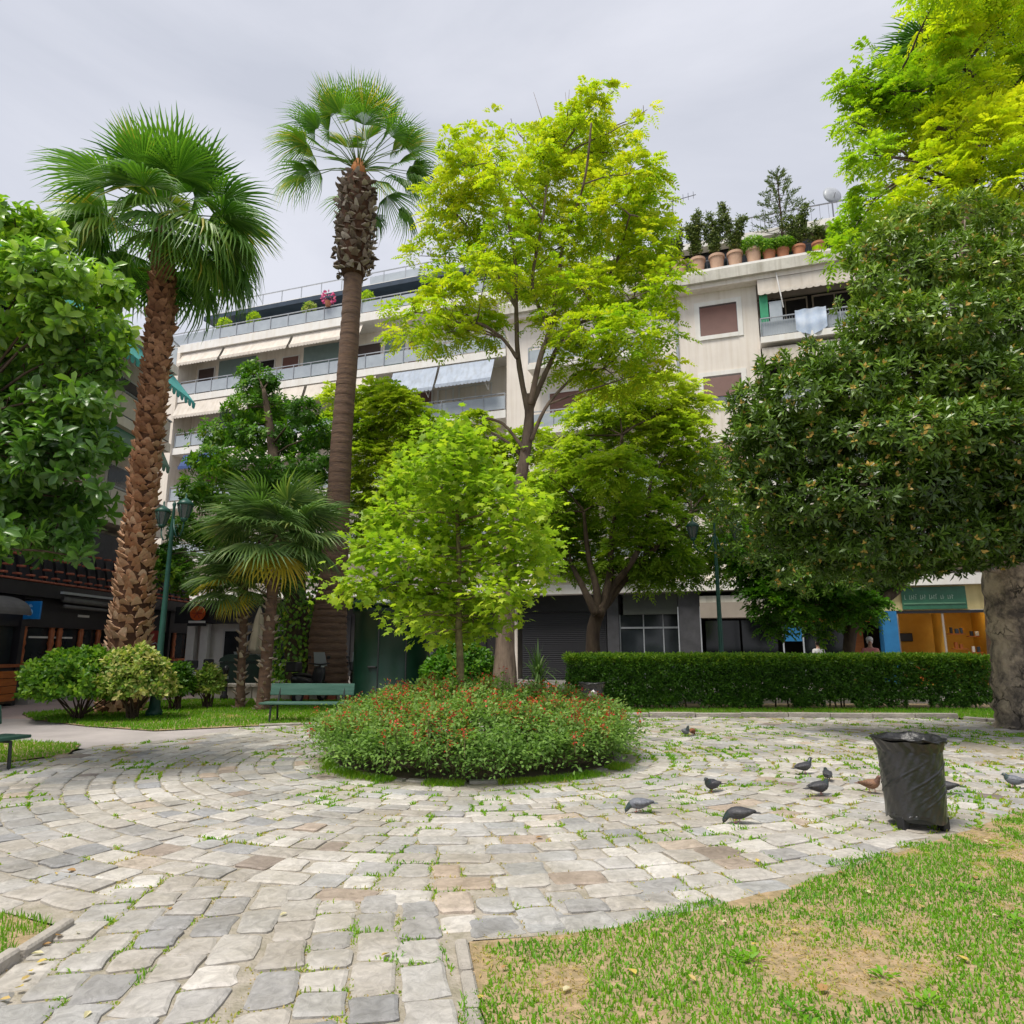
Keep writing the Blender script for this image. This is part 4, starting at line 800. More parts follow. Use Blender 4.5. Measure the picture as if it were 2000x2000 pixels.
def boots(root, base, path, rads, n_ring, dz, mat, L, W, limit, tfun, flare=.35, name='leaf_base', rough=.22, twist=.25):
    """old leaf bases in a spiral up the trunk"""
    rest = MB(); shapes = []
    for i in range(5):
        mb = MB(); w = W*U(.85,1.15); l = L*U(.8,1.2); th = .03; k = U(.1,.5)
        mb.add([(-w/2,0,0),(w/2,0,0),(w*.36,-.05,l*.6),(w*.18*k,-.07,l),(-w*.22,-.075,l*U(.7,1.05)),(-w*.38,-.05,l*.55),(-w/2,.05,0),(w/2,.05,0),(w*.3,-.01,l*.6),(-w*.32,-.01,l*.6),(0,-.045,l*.35)],
               [(0,1,10),(1,2,10),(2,3,10),(3,4,10),(4,5,10),(5,0,10),(1,7,8,2),(0,5,9,6),(2,8,9,5,4,3)], 0, i/4.); shapes.append(mb)
    meshes = None; items = []
    lens = [0]
    for p, q in zip(path[:-1], path[1:]): lens.append(lens[-1] + (Vector(q)-Vector(p)).length)
    def at(s):
        for i in range(len(path)-1):
            if s <= lens[i+1] or i == len(path)-2:
                t = (s-lens[i])/(lens[i+1]-lens[i]); return Vector(path[i]).lerp(Vector(path[i+1]), t), rads[i]*(1-t)+rads[i+1]*t, (Vector(path[i+1])-Vector(path[i])).normalized()
    s = .1; r = 0
    while s < lens[-1]-.05:
        p, rad, d = at(s)
        for j in range(n_ring):
            a = 2*math.pi*(j + .5*(r % 2) + U(-.34,.34))/n_ring; o = Vector((math.cos(a), math.sin(a), 0))
            pos = p + o*(rad*U(.90,1.0)) + Vector((0,0,U(-.5,.5)*dz)); items.append((pos, a, s, flare + random.gauss(0,rough)))
        s += dz; r += 1
    front = sorted([i for i in items], key=lambda t: (math.sin(t[1]) > .25, (t[0]-Vector((0,0,1.5))).length))
    cache = {}
    for q, (pos, a, s, fl) in enumerate(front):
        sh = random.choice(shapes); t = min(1,max(0,tfun(s/lens[-1]) + random.gauss(0,.18)))
        Mx = Matrix.Translation(pos) @ Matrix.Rotation(a+math.pi/2,4,'Z') @ Matrix.Rotation(fl,4,'X') @ Matrix.Rotation(random.gauss(0,twist),4,'Y') @ Matrix.Diagonal((U(.8,1.2),1,U(.7,1.25),1))
        if q < limit:
            key = (shapes.index(sh), round(t*6))
            if key not in cache: sh.t = [key[1]/6.]*len(sh.f); cache[key] = sh.mesh(name, mat)
            o = link(name, cache[key], root); o.matrix_local = Matrix.Translation(-Vector(base)) @ Mx
        else: rest.add([Mx @ Vector(v) for v in sh.v], sh.f, 0, t)
    if rest.f: stuff(rest.build(name+'s', mat, root, origin=base))
def ring_of(kind, n, el, sc, az0=0, jit=8):
    return [(kind, az0+360*i/n+U(-12,12), el+U(-jit,jit), sc*U(.9,1.1)) for i in range(n)]
# tall fan palm on the left
YP = 16.7; B = Vector((A(246,1300,YP).x, YP, 0)); pm = thing('fan_palm', 'tall fan palm with rough brown trunk and big green crown on the left', 'palm tree', B)
path = [(B.x,B.y,-.05), AY(257,1200,YP), AY(271,1050,YP), AY(285,900,YP), AY(302,750,YP), AY(314,620,YP), AY(321,470,YP)]
rads = [.50,.43,.345,.30,.285,.285,.23]
mb = MB(); trunk_tube(mb, path, [r*.95 for r in rads], 14, 0, .02); tip = Vector(path[-1]); mb.tube([tip, tip+Vector((0,0,.55))], [.29,.16], 12); mb.build('trunk', m_fibre, pm, True, B)
boots(pm, B, path, rads, 13, .145, m_boot, .19, .20, 295, lambda t: .95-.95*t, .22, rough=.20, twist=.3)
cr_ = tip + Vector((0,0,.55))
K = 1.2
fronds(pm, cr_, B, [('young',-90,66,K),('young',-55,60,K*1.03),('young',-128,58,K*1.03),('young',-15,52,K),('young',172,50,K),('young',90,78,K),('young',40,64,K),('young',140,60,K),('young',-98,84,K*.95)]
       + ring_of('mature',7,30,K) + ring_of('mature',8,10,K*1.03,20) + ring_of('hanging',8,-10,K,10) + ring_of('hanging',7,-30,K,30) + [('hanging',20,-50,K*.9),('hanging',-25,-44,K*.9),('hanging',200,-50,K*.9),('hanging',110,-55,K*.9),('hanging',-8,-16,K*1.18),('hanging',-35,-24,K*1.15),('hanging',12,-28,K*1.15),('hanging',-60,-34,K),('hanging',190,-14,K*1.1)])
# ringed palm
Y2 = 21.0; B = Vector((A(643,1335,Y2).x, Y2, 0)); pm = thing('ringed_fan_palm', 'taller slim palm with ringed trunk and a shaggy collar of old leaf bases', 'palm tree', B)
path = [(B.x,B.y,-.05), AY(640,1250,Y2), AY(650,1150,Y2), AY(660,1000,Y2), AY(668,850,Y2), AY(680,700,Y2), AY(690,540,Y2), AY(699,350,Y2)]
rads = [.62,.55,.44,.36,.33,.31,.30,.30]
mb = MB(); trunk_tube(mb, path, rads, 16, .05, .02); 
tip = Vector(path[-1]); mb.build('trunk', m_palmbark, pm, True, B)
mb = MB(); mb.tube([tip-Vector((0,0,.25)), tip+Vector((0,0,.35)), tip+Vector((0,0,.75))], [.40,.27,.13], 12); mb.build('crown_fibre', m_orange_fibre, pm, True, B)
mb = MB()
for i in range(46):                                         # leaf scars, rings a little proud of the bark
    t = (i+.5)/46*.97; k = t*6; j = min(int(k),5); f = k-j; p = Vector(path[j]).lerp(Vector(path[j+1]), f); r_ = rads[j]*(1-f)+rads[j+1]*f
    mb.tube([p, p+Vector((0,0,.05)), p+Vector((0,0,.16))], [r_*1.0, r_*1.04, r_*1.005], 16, cap=False)
stuff(mb.build('bark_rings', m_palmbark, pm, True, B))
p0, p1 = Vector(path[-2]), Vector(path[-1]); sk_ = [tuple(p0.lerp(p1,t)) for t in (0,.15,.4,.7,1.)]
mb = MB(); mb.tube(sk_, [.36,.52,.54,.53,.46], 14); mb.build('collar', m_fibre, pm, True, B)
boots(pm, B, sk_, [.46,.60,.60,.60,.52], 14, .155, m_bootg, .24, .20, 230, lambda t: .55, .75, rough=.55, twist=.7)
cr_ = tip + Vector((0,0,.35))
sc2 = 1.10
fronds(pm, cr_, B, [('slim',-90,68,sc2),('slim',-45,63,sc2),('slim',-130,62,sc2),('slim',0,66,sc2),('slim',180,60,sc2),('slim',90,74,sc2),('slim',50,66,sc2),('slim',130,62,sc2),('slim',-70,50,sc2*.95),('slim',-110,84,sc2),('slim',20,46,sc2),('slim',-165,42,sc2)] + ring_of('slim',5,54,sc2*.9,15,14) + ring_of('slim',5,34,sc2*.95,40,14) + ring_of('slimdroop',5,20,sc2*.95,5,12)
       + [('slimdroop',-10,24,sc2),('slimdroop',195,24,sc2),('slimdroop',170,10,sc2),('slimdroop',12,12,sc2),('slimdroop',-40,16,sc2),('slimdroop',-150,14,sc2),('slimdroop',70,12,sc2),('slimdroop',110,8,sc2),('slimdroop',-5,-8,sc2),('slimdroop',188,-10,sc2),('slimdroop',-25,-24,sc2),('slimdroop',25,-30,sc2),('slimdroop',60,-50,.9)])
# windmill palms
def windmill(label, bx, by, pts, Y, rad, crown_n, dry):
    B = Vector((A(bx,by,Y).x, Y, 0)); pm = thing('windmill_palm', label, 'palm tree', B)
    path = [(B.x,B.y,-.05)] + [AY(x,y,Y) for x,y in pts]; mb = MB(); trunk_tube(mb, path, [rad*1.15]+[rad]*(len(path)-1), 12, .15, .06); mb.build('trunk', m_palmbark, pm, True, B)
    boots(pm, B, path, [rad*1.02]*len(path), 6, .22, m_bootg, .13, .09, 60, lambda t: .6, .35)
    tip = Vector(path[-1]); fronds(pm, tip, B, crown_n + dry); return pm
windmill('windmill palm on the thicker trunk with hanging yellow dead leaves', 515, 1350, [(522,1270),(530,1180),(536,1100),(538,1045)], 17.0, .14,
         ring_of('windmill',7,60,1.5) + ring_of('windmill',10,30,1.6,10) + ring_of('windmill',11,6,1.6,5) + ring_of('windmill',9,-20,1.5), [('dry',-104,-40,2.3),('dry',-52,-46,2.3),('dry',-160,-40,2.0)])
windmill('shorter windmill palm on a thin trunk left of the taller one', 470, 1372, [(472,1300),(476,1220),(477,1140)], 17.6, .10,
         ring_of('windmill',6,58,1.1) + ring_of('windmill',9,30,1.25,10) + ring_of('windmill',9,8,1.3,5) + ring_of('windmill',6,-14,1.2), [('dry',-120,2,1.9),('dry',-90,-40,1.6),('dry',170,-40,1.5)])
# palm behind the golden robinia
Y4 = 20.0; B = Vector((A(1955,1290,Y4).x, Y4, 0)); pm = thing('fan_palm', 'fan palm showing through the golden tree at the top right', 'palm tree', B)
path = [(B.x,B.y,-.05), AY(1930,900,Y4), AY(1890,420,Y4), AY(1884,250,Y4), AY(1892,140,Y4)]; mb = MB(); trunk_tube(mb, path, [.4,.33,.32,.5,.42], 14); mb.build('trunk', m_palmbark, pm, True, B)
boots(pm, B, [AY(1880,330,Y4), AY(1884,250,Y4), AY(1892,150,Y4)], [.5,.56,.44], 12, .2, m_bootg, .3, .26, 60, lambda t: .3, .5)
fronds(pm, Vector(path[-1]), B, ring_of('young',8,62,1.1) + ring_of('mature',10,25,1.15) + ring_of('mature',10,2,1.15,15) + ring_of('hanging',10,-30,1.1) + [('mature',180,16,1.35),('mature',196,28,1.35),('mature',172,32,1.3),('mature',205,8,1.3),('mature',188,2,1.35),('mature',215,40,1.25)])
# ---------------------------------------------------------------- buildings
m_cream = M('cream_render', (.78,.71,.62), (.70,.63,.55), 1.2, .85, .25, 50, streak=.12)
m_beige = M('beige_render', (.79,.725,.655), (.73,.665,.60), .9, .85, .25, 50, streak=.13)
m_slab = M('white_slab', (.80,.78,.74), (.73,.705,.665), 1.5, .8, .2, 40, streak=.07)
m_cornice = M('weathered_cornice', (.60,.575,.51), (.47,.45,.39), 1.8, .85, .3, 40, streak=.3)
m_panel = M('grey_blue_panel', (.40,.44,.48), (.33,.37,.41), 1.5, .4)
m_bluewall = M('grey_green_wall', (.20,.27,.26), (.155,.21,.20), 1.2, .8)
m_awn = M('cream_awning', (.66,.60,.53), (.56,.51,.45), 1.5, .85, streak=.15)
m_awnb = M('blue_grey_awning', (.42,.47,.55), (.35,.40,.48), 2, .85, streak=.2)
m_teal = M('teal_awning', (.08,.40,.37), (.06,.31,.29), 2, .85, streak=.15)
m_board = M('dull_sign_board', (.05,.057,.048), (.04,.044,.037), 1.5, .5); m_fascia = M('beige_fascia', (.34,.29,.245), (.28,.24,.20), 1.5, .6)
m_navy = M('navy_awning', (.05,.09,.24), (.04,.07,.18), 2, .85)
m_white = M('white_paint', (.72,.71,.69), (.62,.61,.59), 3, .5)
m_rail = M('grey_rail', (.38,.40,.43), (.30,.32,.35), 4, .4)
m_darkblue = M('dark_fascia', (.035,.055,.085), (.025,.04,.06), 2, .4)
m_gl = glassM('window_glass'); m_dark = M('dark_interior', (.022,.02,.02), (.012,.011,.012), 2, .8)
m_brown = slatM('brown_shutter', (.18,.085,.07)); m_brown2 = slatM('dark_brown_shutter', (.07,.045,.04)); m_navysh = slatM('navy_shutter', (.005,.0055,.010), .09)
m_terra = M('terracotta', (.50,.22,.12), (.40,.17,.09), 3, .85, .2, 40); m_palepot = M('pale_terracotta', (.56,.37,.26), (.46,.29,.20), 3, .85, .2, 40)
m_metal = M('grey_metal', (.22,.225,.24), (.16,.165,.18), 5, .35, metal=.6)
m_black = M('black_paint', (.018,.018,.022), (.012,.012,.014), 4, .4)
m_green = M('green_enamel', (.003,.022,.013), (.002,.016,.009), 3, .35, .05, 60)
TH = R(18.8); FO = Vector((0,34,0))
def scallop(mb, x0, x1, y, z, h=.16, w=.22, mi=0):        # scalloped valance hanging from an awning's front bar
    n = max(1, round((x1-x0)/w)); w = (x1-x0)/n
    for i in range(n):
        a = x0+i*w; poly = [(a,z),(a+w,z),(a+w,z-h*.55),(a+w*.8,z-h*.92),(a+w*.5,z-h),(a+w*.2,z-h*.92),(a,z-h*.55)]
        mb.yprism(poly[::-1], y-.008, y+.008, mi)
def awning(par, name, mat, x0, x1, ya, za, yb, zb, val=True, lab=None):
    mb = MB(); n = 6; V = []
    for x in (x0, x1):
        for i in range(n+1):
            t = i/n; V.append((x, ya+(yb-ya)*t, za+(zb-za)*t - .05*math.sin(math.pi*t)))
    V += [(v[0],v[1]+.0,v[2]-.015) for v in V]
    k = n+1; mb.add(V, [(i,i+1,k+i+1,k+i) for i in range(n)] + [(2*k+i,3*k+i,3*k+i+1,2*k+i+1) for i in range(n)] + [(n,3*k-1,4*k-1,2*k-1)] + [(0,k,3*k,2*k)])
    mb.box(x0-.02, x1+.02, yb-.03, yb+.03, zb-.05, zb+.01)
    if val: scallop(mb, x0, x1, yb-.035, zb-.05)
    o = mb.build(name, mat, par)
    if lab: o['label'] = lab
    return o
def railing(par, x0, x1, y, z0, z1, posts=1.15, panel=None, mat=None, bars=0):
    mb = MB(); n = max(1, round((x1-x0)/posts)); mat = mat or m_rail
    mb.box(x0, x1, y-.03, y+.03, z1-.05, z1)
    for i in range(n+1):
        x = x0+(x1-x0)*i/n; mb.box(x-.02, x+.02, y-.045, y-.004, z0, z1-.05)
    if bars:
        m = int((x1-x0)/bars)
        for i in range(m): x = x0+(x1-x0)*(i+.5)/m; mb.box(x-.008, x+.008, y+.002, y+.018, z0, z1-.05)
    o = mb.build('railing', mat, par)
    if panel:
        for i in range(n):
            xa = x0+(x1-x0)*i/n+.012; xb = x0+(x1-x0)*(i+1)/n-.012; MB().box(xa, xb, y, y+.015, z0+.10, z1-.16).build('rail_panel', panel, par)
    return o
def window(par, x0, x1, z0, z1, y, shutter=None, drop=1., frame=None, depth=.12, mull=1):
    f = MB(); b = .07; fm = frame or m_white
    f.box(x0,x0+b,y-.03,y+depth,z0,z1); f.box(x1-b,x1,y-.03,y+depth,z0,z1); f.box(x0+b,x1-b,y-.03,y+depth,z1-b,z1); f.box(x0+b,x1-b,y-.05,y+depth,z0,z0+b)
    for i in range(1, mull+1):
        x = x0+(x1-x0)*i/(mull+1); f.box(x-.03,x+.03,y+.03,y+depth,z0+b,z1-b)
    w = f.build('window', fm, par)
    MB().box(x0+b,x1-b,y+.08,y+.1,z0+b,z1-b).build('pane', m_gl, w)
    if shutter: MB().box(x0+b,x1-b,y+.0,y+.025,z1-b-(z1-z0-2*b)*drop,z1-b-.002).build('shutter', shutter, w)
    return w
# --- apartment block with long balconies (left half of the far side)
ab = thing('apartment_building', 'white apartment block with long grey-panelled balconies and cream awnings', 'building', FO, -TH)
W0, W1 = -23.4, -.35
MB().box(W0+.9, W1, 1.3, 13, 4.2, 20.1).build('wall', m_cream, ab)
MB().box(W0+.9, W1, .2, 1.3, 4.2, 4.6).build('first_floor_slab', m_slab, ab)
MB().box(W0, W0+.9, -.15, 13, -.2, 20.1).build('side_wall', m_cream, ab)
lev = [6.35, 9.85, 13.3, 16.74]
for i, z in enumerate(lev):
    MB().box(W0+.9 if i < 3 else W0+.9, W1, -.02, 1.3, z, z+.42).build('balcony_slab', m_slab, ab)
    railing(ab, W0+1.0, W1-.05, .05, z+.42, z+1.40, 1.2, m_panel, m_rail)
MB().box(W0-.1, W1+.05, -.12, 13, 20.1, 20.62).build('roof_slab', m_slab, ab)
railing(ab, W0, W1, -.02, 20.62, 21.55, 1.3, m_panel, m_rail)
for (x0, x1, z) in ((-22.6,-19.3,20.08),(-19.1,-14.2,20.08),(-14.0,-9.2,20.08)): awning(ab, 'awning', m_awn, x0, x1, .02, z-.05, -.32, z-.80)
for (x0, x1) in ((-22.5,-18.3),(-18.1,-13.0),(-12.8,-8.2)): awning(ab, 'awning', m_awn, x0, x1, .02, 16.68, -.30, 15.75)
awning(ab, 'awning', m_awnb, -7.1, -4.35, .02, 16.68, -.55, 15.30, True, 'blue-grey awning'); awning(ab, 'awning', m_awnb, -4.2, -1.0, .02, 16.68, -.55, 15.40, True, 'blue-grey awning')
for x in (-5.6,-4.9,-1.4):
    mb = MB(); mb.tube([(x,.3,15.6),(x+.12,-.15,14.9),(x,-.5,15.35)], .02, 6); mb.build('awning_arm', m_white, ab)
awning(ab, 'awning', m_navy, -21.6, -19.0, .02, 13.2, -.3, 12.4, True, 'navy blue awning')
awning(ab, 'awning', m_awn, -18.5, -13.0, .02, 13.2, -.3, 12.3)
for (x0,x1,z0,z1,sh,dr) in ((-22.3,-20.9,17.6,19.5,m_brown2,1),(-17.4,-16.2,17.2,19.4,m_dark,1),(-15.7,-14.4,17.9,19.4,m_brown,1),(-10.4,-8.6,17.4,19.4,m_brown2,.7),(-6.9,-5.7,17.2,19.4,m_brown,1),(-4.6,-2.4,17.2,19.4,None,0),
                           (-22.4,-20.4,14.1,15.5,None,0),(-18.4,-16.6,13.75,15.7,m_brown,.6),(-14.4,-12.2,13.75,15.7,None,0),(-10.5,-9.0,13.75,15.7,m_brown2,1),(-6.6,-5.2,13.75,15.9,m_brown,.95),(-4.9,-3.9,13.75,15.9,None,0),(-3.6,-1.6,13.75,15.9,None,0),
                           (-21.6,-19.6,10.3,12.3,m_brown,.5),(-17.4,-15.4,10.3,12.3,None,0),(-12,-10,10.3,12.3,m_brown,1),(-7,-5,10.3,12.3,None,0),(-3.6,-1.9,10.3,12.3,m_brown,.4),
                           (-20.6,-18.8,6.8,8.9,m_brown,1),(-15,-13,6.8,8.9,None,0),(-8.5,-6.5,6.8,8.9,m_brown,.5),(-3.9,-2,6.8,8.9,None,0)):
    window(ab, x0, x1, z0, z1, 1.26, sh, dr)
for (x0,x1,z0,z1) in ((-20.6,-17.7,17.17,19.8),(-14.1,-10.7,17.17,19.8),(-8.4,-7.1,17.17,19.8),(-20.2,-18.7,13.72,16.7),(-16.3,-14.6,13.72,16.7)): MB().box(x0,x1,1.24,1.30,z0,z1).build('wall_panel', m_bluewall, ab)
# set-back penthouse
ph = MB(); ph.box(W0+2.2, W1-.3, 2.6, 12, 20.6, 22.9); ph.build('penthouse', m_dark, ab)
for i in range(9):
    x = W0+2.4+i*2.3; MB().box(x, x+2.2, 2.54, 2.6, 20.7, 22.8).build('pane', m_gl, ab)
MB().box(W0+1.2, W1, 1.2, 12.4, 22.9, 23.2).build('penthouse_roof', m_darkblue, ab)
MB().box(W0+1.3, W1-.1, 1.3, 12.3, 23.2, 23.3).build('roof_screed', m_slab, ab)
railing(ab, W0+4.2, W1-2.5, 1.5, 23.3, 24.2, 1.5, None, m_rail)
MB().box(W0+13.2, W1-5.3, 2.2, 3.8, 23.3, 24.4).build('water_tank', m_panel, ab)
# ground floor, with the shop on white columns at the far left
MB().box(W0+.9, -.4, 1.0, 1.3, -.1, 4.2).build('shop_wall', m_dark, ab)
for x in (-16.5,-12.5,-8.5,-4.5): window(ab, x, x+2.8, .6, 3.2, .98, None, 0, m_black, .05, 2)
# --- neighbouring block with roof terrace (right half)
rb = thing('apartment_building', 'beige apartment block with a roof terrace of terracotta pots on the right', 'building', FO, -TH)
MB().box(-.3, 12.35, 0, 12, 4.25, 18.75).build('wall', m_beige, rb)
MB().box(12.35, 26, 1.5, 12, 4.25, 18.75).build('loggia_wall', m_beige, rb)
MB().box(-.5, 26, -.75, 12.2, 18.75, 19.28).build('cornice', m_cornice, rb)
MB().box(-.4, 26, -.55, 12, 18.52, 18.75).build('cornice_moulding', m_beige, rb)
MB().box(-.5, 26, -.70, -.55, 19.28, 19.42).build('terrace_kerb', m_slab, rb)
railing(rb, -.4, 26, .12, 19.28, 20.35, 1.7, None, m_metal, .2)
MB().box(.5, 26, 2.5, 11, 19.28, 22.2).build('penthouse', m_dark, rb)
for i in range(8): MB().box(1+i*3.0, 3.8+i*3.0, 2.42, 2.5, 19.5, 22.0).build('pane', m_gl, rb)
MB().box(0, 26, 1.9, 11.4, 22.2, 22.55).build('penthouse_roof', m_slab, rb)
railing(rb, .2, 26, 2.0, 22.55, 23.45, 1.6, None, m_metal, .4)
for z0, z1 in ((16.27,17.84),(12.75,14.2),(9.4,10.9),(6.1,7.6)):
    b = MB(); b.box(9.45,9.68,-.04,.0,z0-.2,z1+.22); b.box(11.42,11.65,-.04,.0,z0-.2,z1+.22); b.box(9.68,11.42,-.04,.0,z1,z1+.22); b.box(9.68,11.42,-.07,.0,z0-.2,z0); b.build('window_surround', m_slab, rb)
    w = MB().box(9.68,11.42,-.012,.004,z0,z1).build('window', m_metal, rb); MB().box(9.70,11.40,-.035,-.014,z0+.02 if z0 > 15 else z0+.4,z1-.1).build('shutter', m_brown, w); 
    MB().box(9.70,11.40,-.032,-.0135,z1-.098,z1-.01).build('shutter_box', m_brown2, w)
for z in (15.25, 11.8, 8.4, 5.1):
    MB().box(12.36, 25.9, -.7, 1.5, z, z+.30).build('balcony_slab', m_slab, rb)
    railing(rb, 12.4, 25.9, -.62, z+.30, z+1.25, 1.6, None, m_rail, .11)
    MB().box(12.45, 25.8, -.50, -.47, z+.42, z+1.1).build('wind_screen', m_panel, rb)
    MB().box(12.5, 25.8, 1.40, 1.5, z+.4, z+3.1).build('window_wall', m_dark, rb)
    for i in range(6):
        x = 12.7+i*2.2; window(rb, x, x+2.0, z+.45, z+3.0, 1.36, m_brown2 if i % 3 == 2 else None, .5, m_fascia)
    MB().box(12.4, 26, -.55, -.40, z+2.55, z+3.24).build('awning_box', m_awn, rb); MB().box(12.4, 26, -.40, 1.4, z+3.12, z+3.24).build('loggia_ceiling', m_fascia, rb)
    scal = MB(); scal.box(12.4, 25.8, -.62, -.555, z+2.52, z+2.62); scallop(scal, 12.4, 25.8, -.63, z+2.54, .13, .3); scal.build('awning', m_awn, rb)
for z in (15.3, 11.85, 8.4, 5.2):                           # smaller balconies behind the tall robinia
    MB().box(1.2, 7.6, -1.1, 0, z, z+.28).build('balcony_slab', m_slab, rb); railing(rb, 1.25, 7.55, -1.05, z+.28, z+1.2, 1.3, m_panel, m_rail)
    window(rb, 2.0, 3.8, z+.3, z+2.5, -.06, m_brown, .6); window(rb, 5.0, 6.8, z+.3, z+2.5, -.06, None, 0)
MB().box(12.44, 12.80, -.45, -.41, 15.9, 17.75).build('balcony_curtain', M('green_cloth', (.05,.30,.16), (.04,.22,.12), 3, .8), rb)
mb = MB(); mb.tube([(13.25,-.6,18.7),(13.38,-.72,17.4),(13.45,-.6,16.9)], .03, 6)
MB().box(12.85, 13.4, -.44, -.42, 15.9, 17.35).build('balcony_curtain', m_panel, rb); mb.build('drain_hose', m_white, rb)
mb = MB(); mb.box(8.5, 8.62, -.1, -.02, 4.3, 18.4); mb.build('downpipe', m_rail, rb)
# arcade of shops on the ground floor
m_pier = M('grey_stone_pier', (.07,.07,.078), (.045,.045,.05), 2.5, .6); m_bluep = M('blue_pillar', (.02,.16,.36), (.016,.12,.28), 2, .5)
m_yw = M('pale_yellow_wall', (.66,.55,.27), (.56,.46,.22), 2, .8, streak=.2); m_gboard = M('green_board', (.035,.15,.085), (.025,.11,.06), 2, .4)
m_ochre = M('ochre_interior', (.60,.37,.065), (.50,.29,.045), 1.5, .7); m_orange = M('orange_wood', (.42,.13,.022), (.31,.085,.015), 3, .5, .2, 20, stretch=(1,1,6))
MB().box(-.3, 26, .9, 12, 4.0, 4.26).build('arcade_ceiling', m_cornice, rb)
MB().box(-.3, 26, -.5, .9, 3.98, 4.42).build('first_floor_slab', m_slab, rb)
MB().box(.4, 4.6, .4, .5, -.1, 3.2).build('roller_shutter', m_navysh, rb)
MB().box(.2, 4.9, .3, .6, 3.2, 4.0).build('shutter_housing', m_black, rb)
MB().box(4.7, 5.25, .1, .9, -.1, 4.0).build('pier', m_pier, rb)
MB().box(8.02, 8.95, -.1, .9, -.1, 4.0).build('pier', m_pier, rb)
for x in (7.98, 8.95): MB().box(x, x+.05, -.14, -.04, -.1, 3.3).build('pier_edge', m_rail, rb)
MB().box(5.5, 8.0, -.05, .1, 2.98, 3.9).build('sign_board', m_board, rb)
sw = MB()
for x in (5.25, 6.35, 7.25, 7.94): sw.box(x, x+.05, .28, .36, 0, 3.0)
sw.box(5.3, 7.94, .27, .37, 2.35, 2.43); sw.build('shopfront_frame', m_rail, rb)
for x0,x1 in ((5.3,6.34),(6.4,7.24),(7.3,7.93)): MB().box(x0,x1,.31,.33,.1,2.34).build('pane', m_gl, rb)
MB().box(5.3,7.93,.31,.33,2.44,2.98).build('pane', m_gl, rb)
MB().box(8.99, 12.3, -.35, .9, 2.78, 3.45).build('fascia', m_fascia, rb); MB().box(8.99, 12.2, -.30, .9, 3.455, 3.75).build('fascia_cap', m_cornice, rb)
MB().box(-.3, 16.74, 3.0, 3.1, -.1, 4.0).build('shop_back_wall', m_dark, rb); MB().box(-.34, -.02, .92, 11.9, -.1, 3.97).build('party_wall', m_beige, rb); MB().box(-.3, 16.1, .95, 3.0, 3.6, 3.7).build('shop_ceiling', m_dark, rb)
for x in (12.35, 13.15): MB().box(x, x+.06, -.1, .0, -.1, 2.7).build('post', m_rail, rb)
MB().box(12.42, 13.14, -.08, -.03, 1.75, 2.45).build('blue_banner', m_bluep, rb)
MB().box(12.4, 16.0, .0, .9, 2.95, 3.1).build('canopy', m_rail, rb); MB().box(13.3, 15.9, .0, .12, 2.55, 2.75).build('timber_lintel', m_orange, rb)
MB().box(15.0, 15.65, 1.0, 1.06, 0, 2.5).build('door', m_orange, rb)
for x0,x1 in ((9.1,10.6),(10.7,12.2),(13.3,14.9)): MB().box(x0,x1,1.2,1.23,.1,2.7).build('pane', m_gl, rb)
MB().box(16.2, 16.75, -.45, .5, -.1, 2.95).build('blue_pillar', m_bluep, rb)
MB().box(16.0, 20.4, -.12, -.06, 2.98, 4.0).build('upper_wall', m_yw, rb)
gb_ = MB().box(17.05, 19.35, -.2, -.125, 3.02, 3.92).build('shop_sign', m_gboard, rb)
MB().box(17.1, 19.3, -.23, -.2, 3.22, 3.28).build('sign_moulding', M('sign_trim', (.12,.26,.16), None, 3, .5), gb_)
lt = MB(); x = 17.15                                        # weathered raised lettering, the strokes no longer legible
for wd_, k in ((.10,1),(.22,4),(.16,3),(.26,4),(.14,2),(.2,3)):
    for i in range(k): lt.box(x+i*.075, x+i*.075+.022, -.215, -.2, 3.42, 3.42+.2*U(.7,1)); lt.box(x+i*.075, x+i*.075+.055, -.212, -.2, 3.42+.06*i, 3.445+.06*i)
    x += k*.075+.10
lt.build('lettering', M('pale_lettering', (.30,.42,.33), None, 3, .6), gb_)
MB().box(16.75, 20.2, -.16, -.08, 2.86, 2.97).build('shopfront_head', m_black, rb)
for x in (16.78, 18.42, 19.95): MB().box(x, x+.07, -.14, -.06, 0, 2.86).build('shopfront_post', m_black if x > 19 else m_fascia, rb)
it = MB(); it.box(16.8, 20.1, 2.2, 2.3, -.1, 2.95); it.box(16.74, 16.8, -.05, 2.2, -.1, 2.95); it.box(20.05, 20.1, -.05, 2.2, -.1, 2.95); it.box(16.8, 20.05, 0, 2.2, -.1, .02); it.build('shop_interior', m_ochre, rb)
MB().box(16.8, 20.05, -.05, 2.2, 3.2, 3.26).build('shop_ceiling', m_ochre, rb); MB().box(16.8,20.05,2.2,2.3,2.95,3.2).build('back_wall', m_ochre, rb)
me_ = bpy.data.materials.new('shop_lamp'); me_.use_nodes = True; b_ = me_.node_tree.nodes['Principled BSDF']; b_.inputs['Emission Color'].default_value = (1,.78,.42,1); b_.inputs['Emission Strength'].default_value = 9; b_.inputs['Base Color'].default_value = (.8,.7,.5,1)
for x in (17.4, 18.9, 19.6):
    mb = MB(); mb.lathe([(.02,0),(.12,-.02),(.12,-.04),(.02,-.042)], 14, (x,.30,3.19)); mb.build('ceiling_lamp', me_, rb)
MB().box(18.44, 18.50, .0, 1.6, .02, 2.9).build('partition', m_ochre, rb)
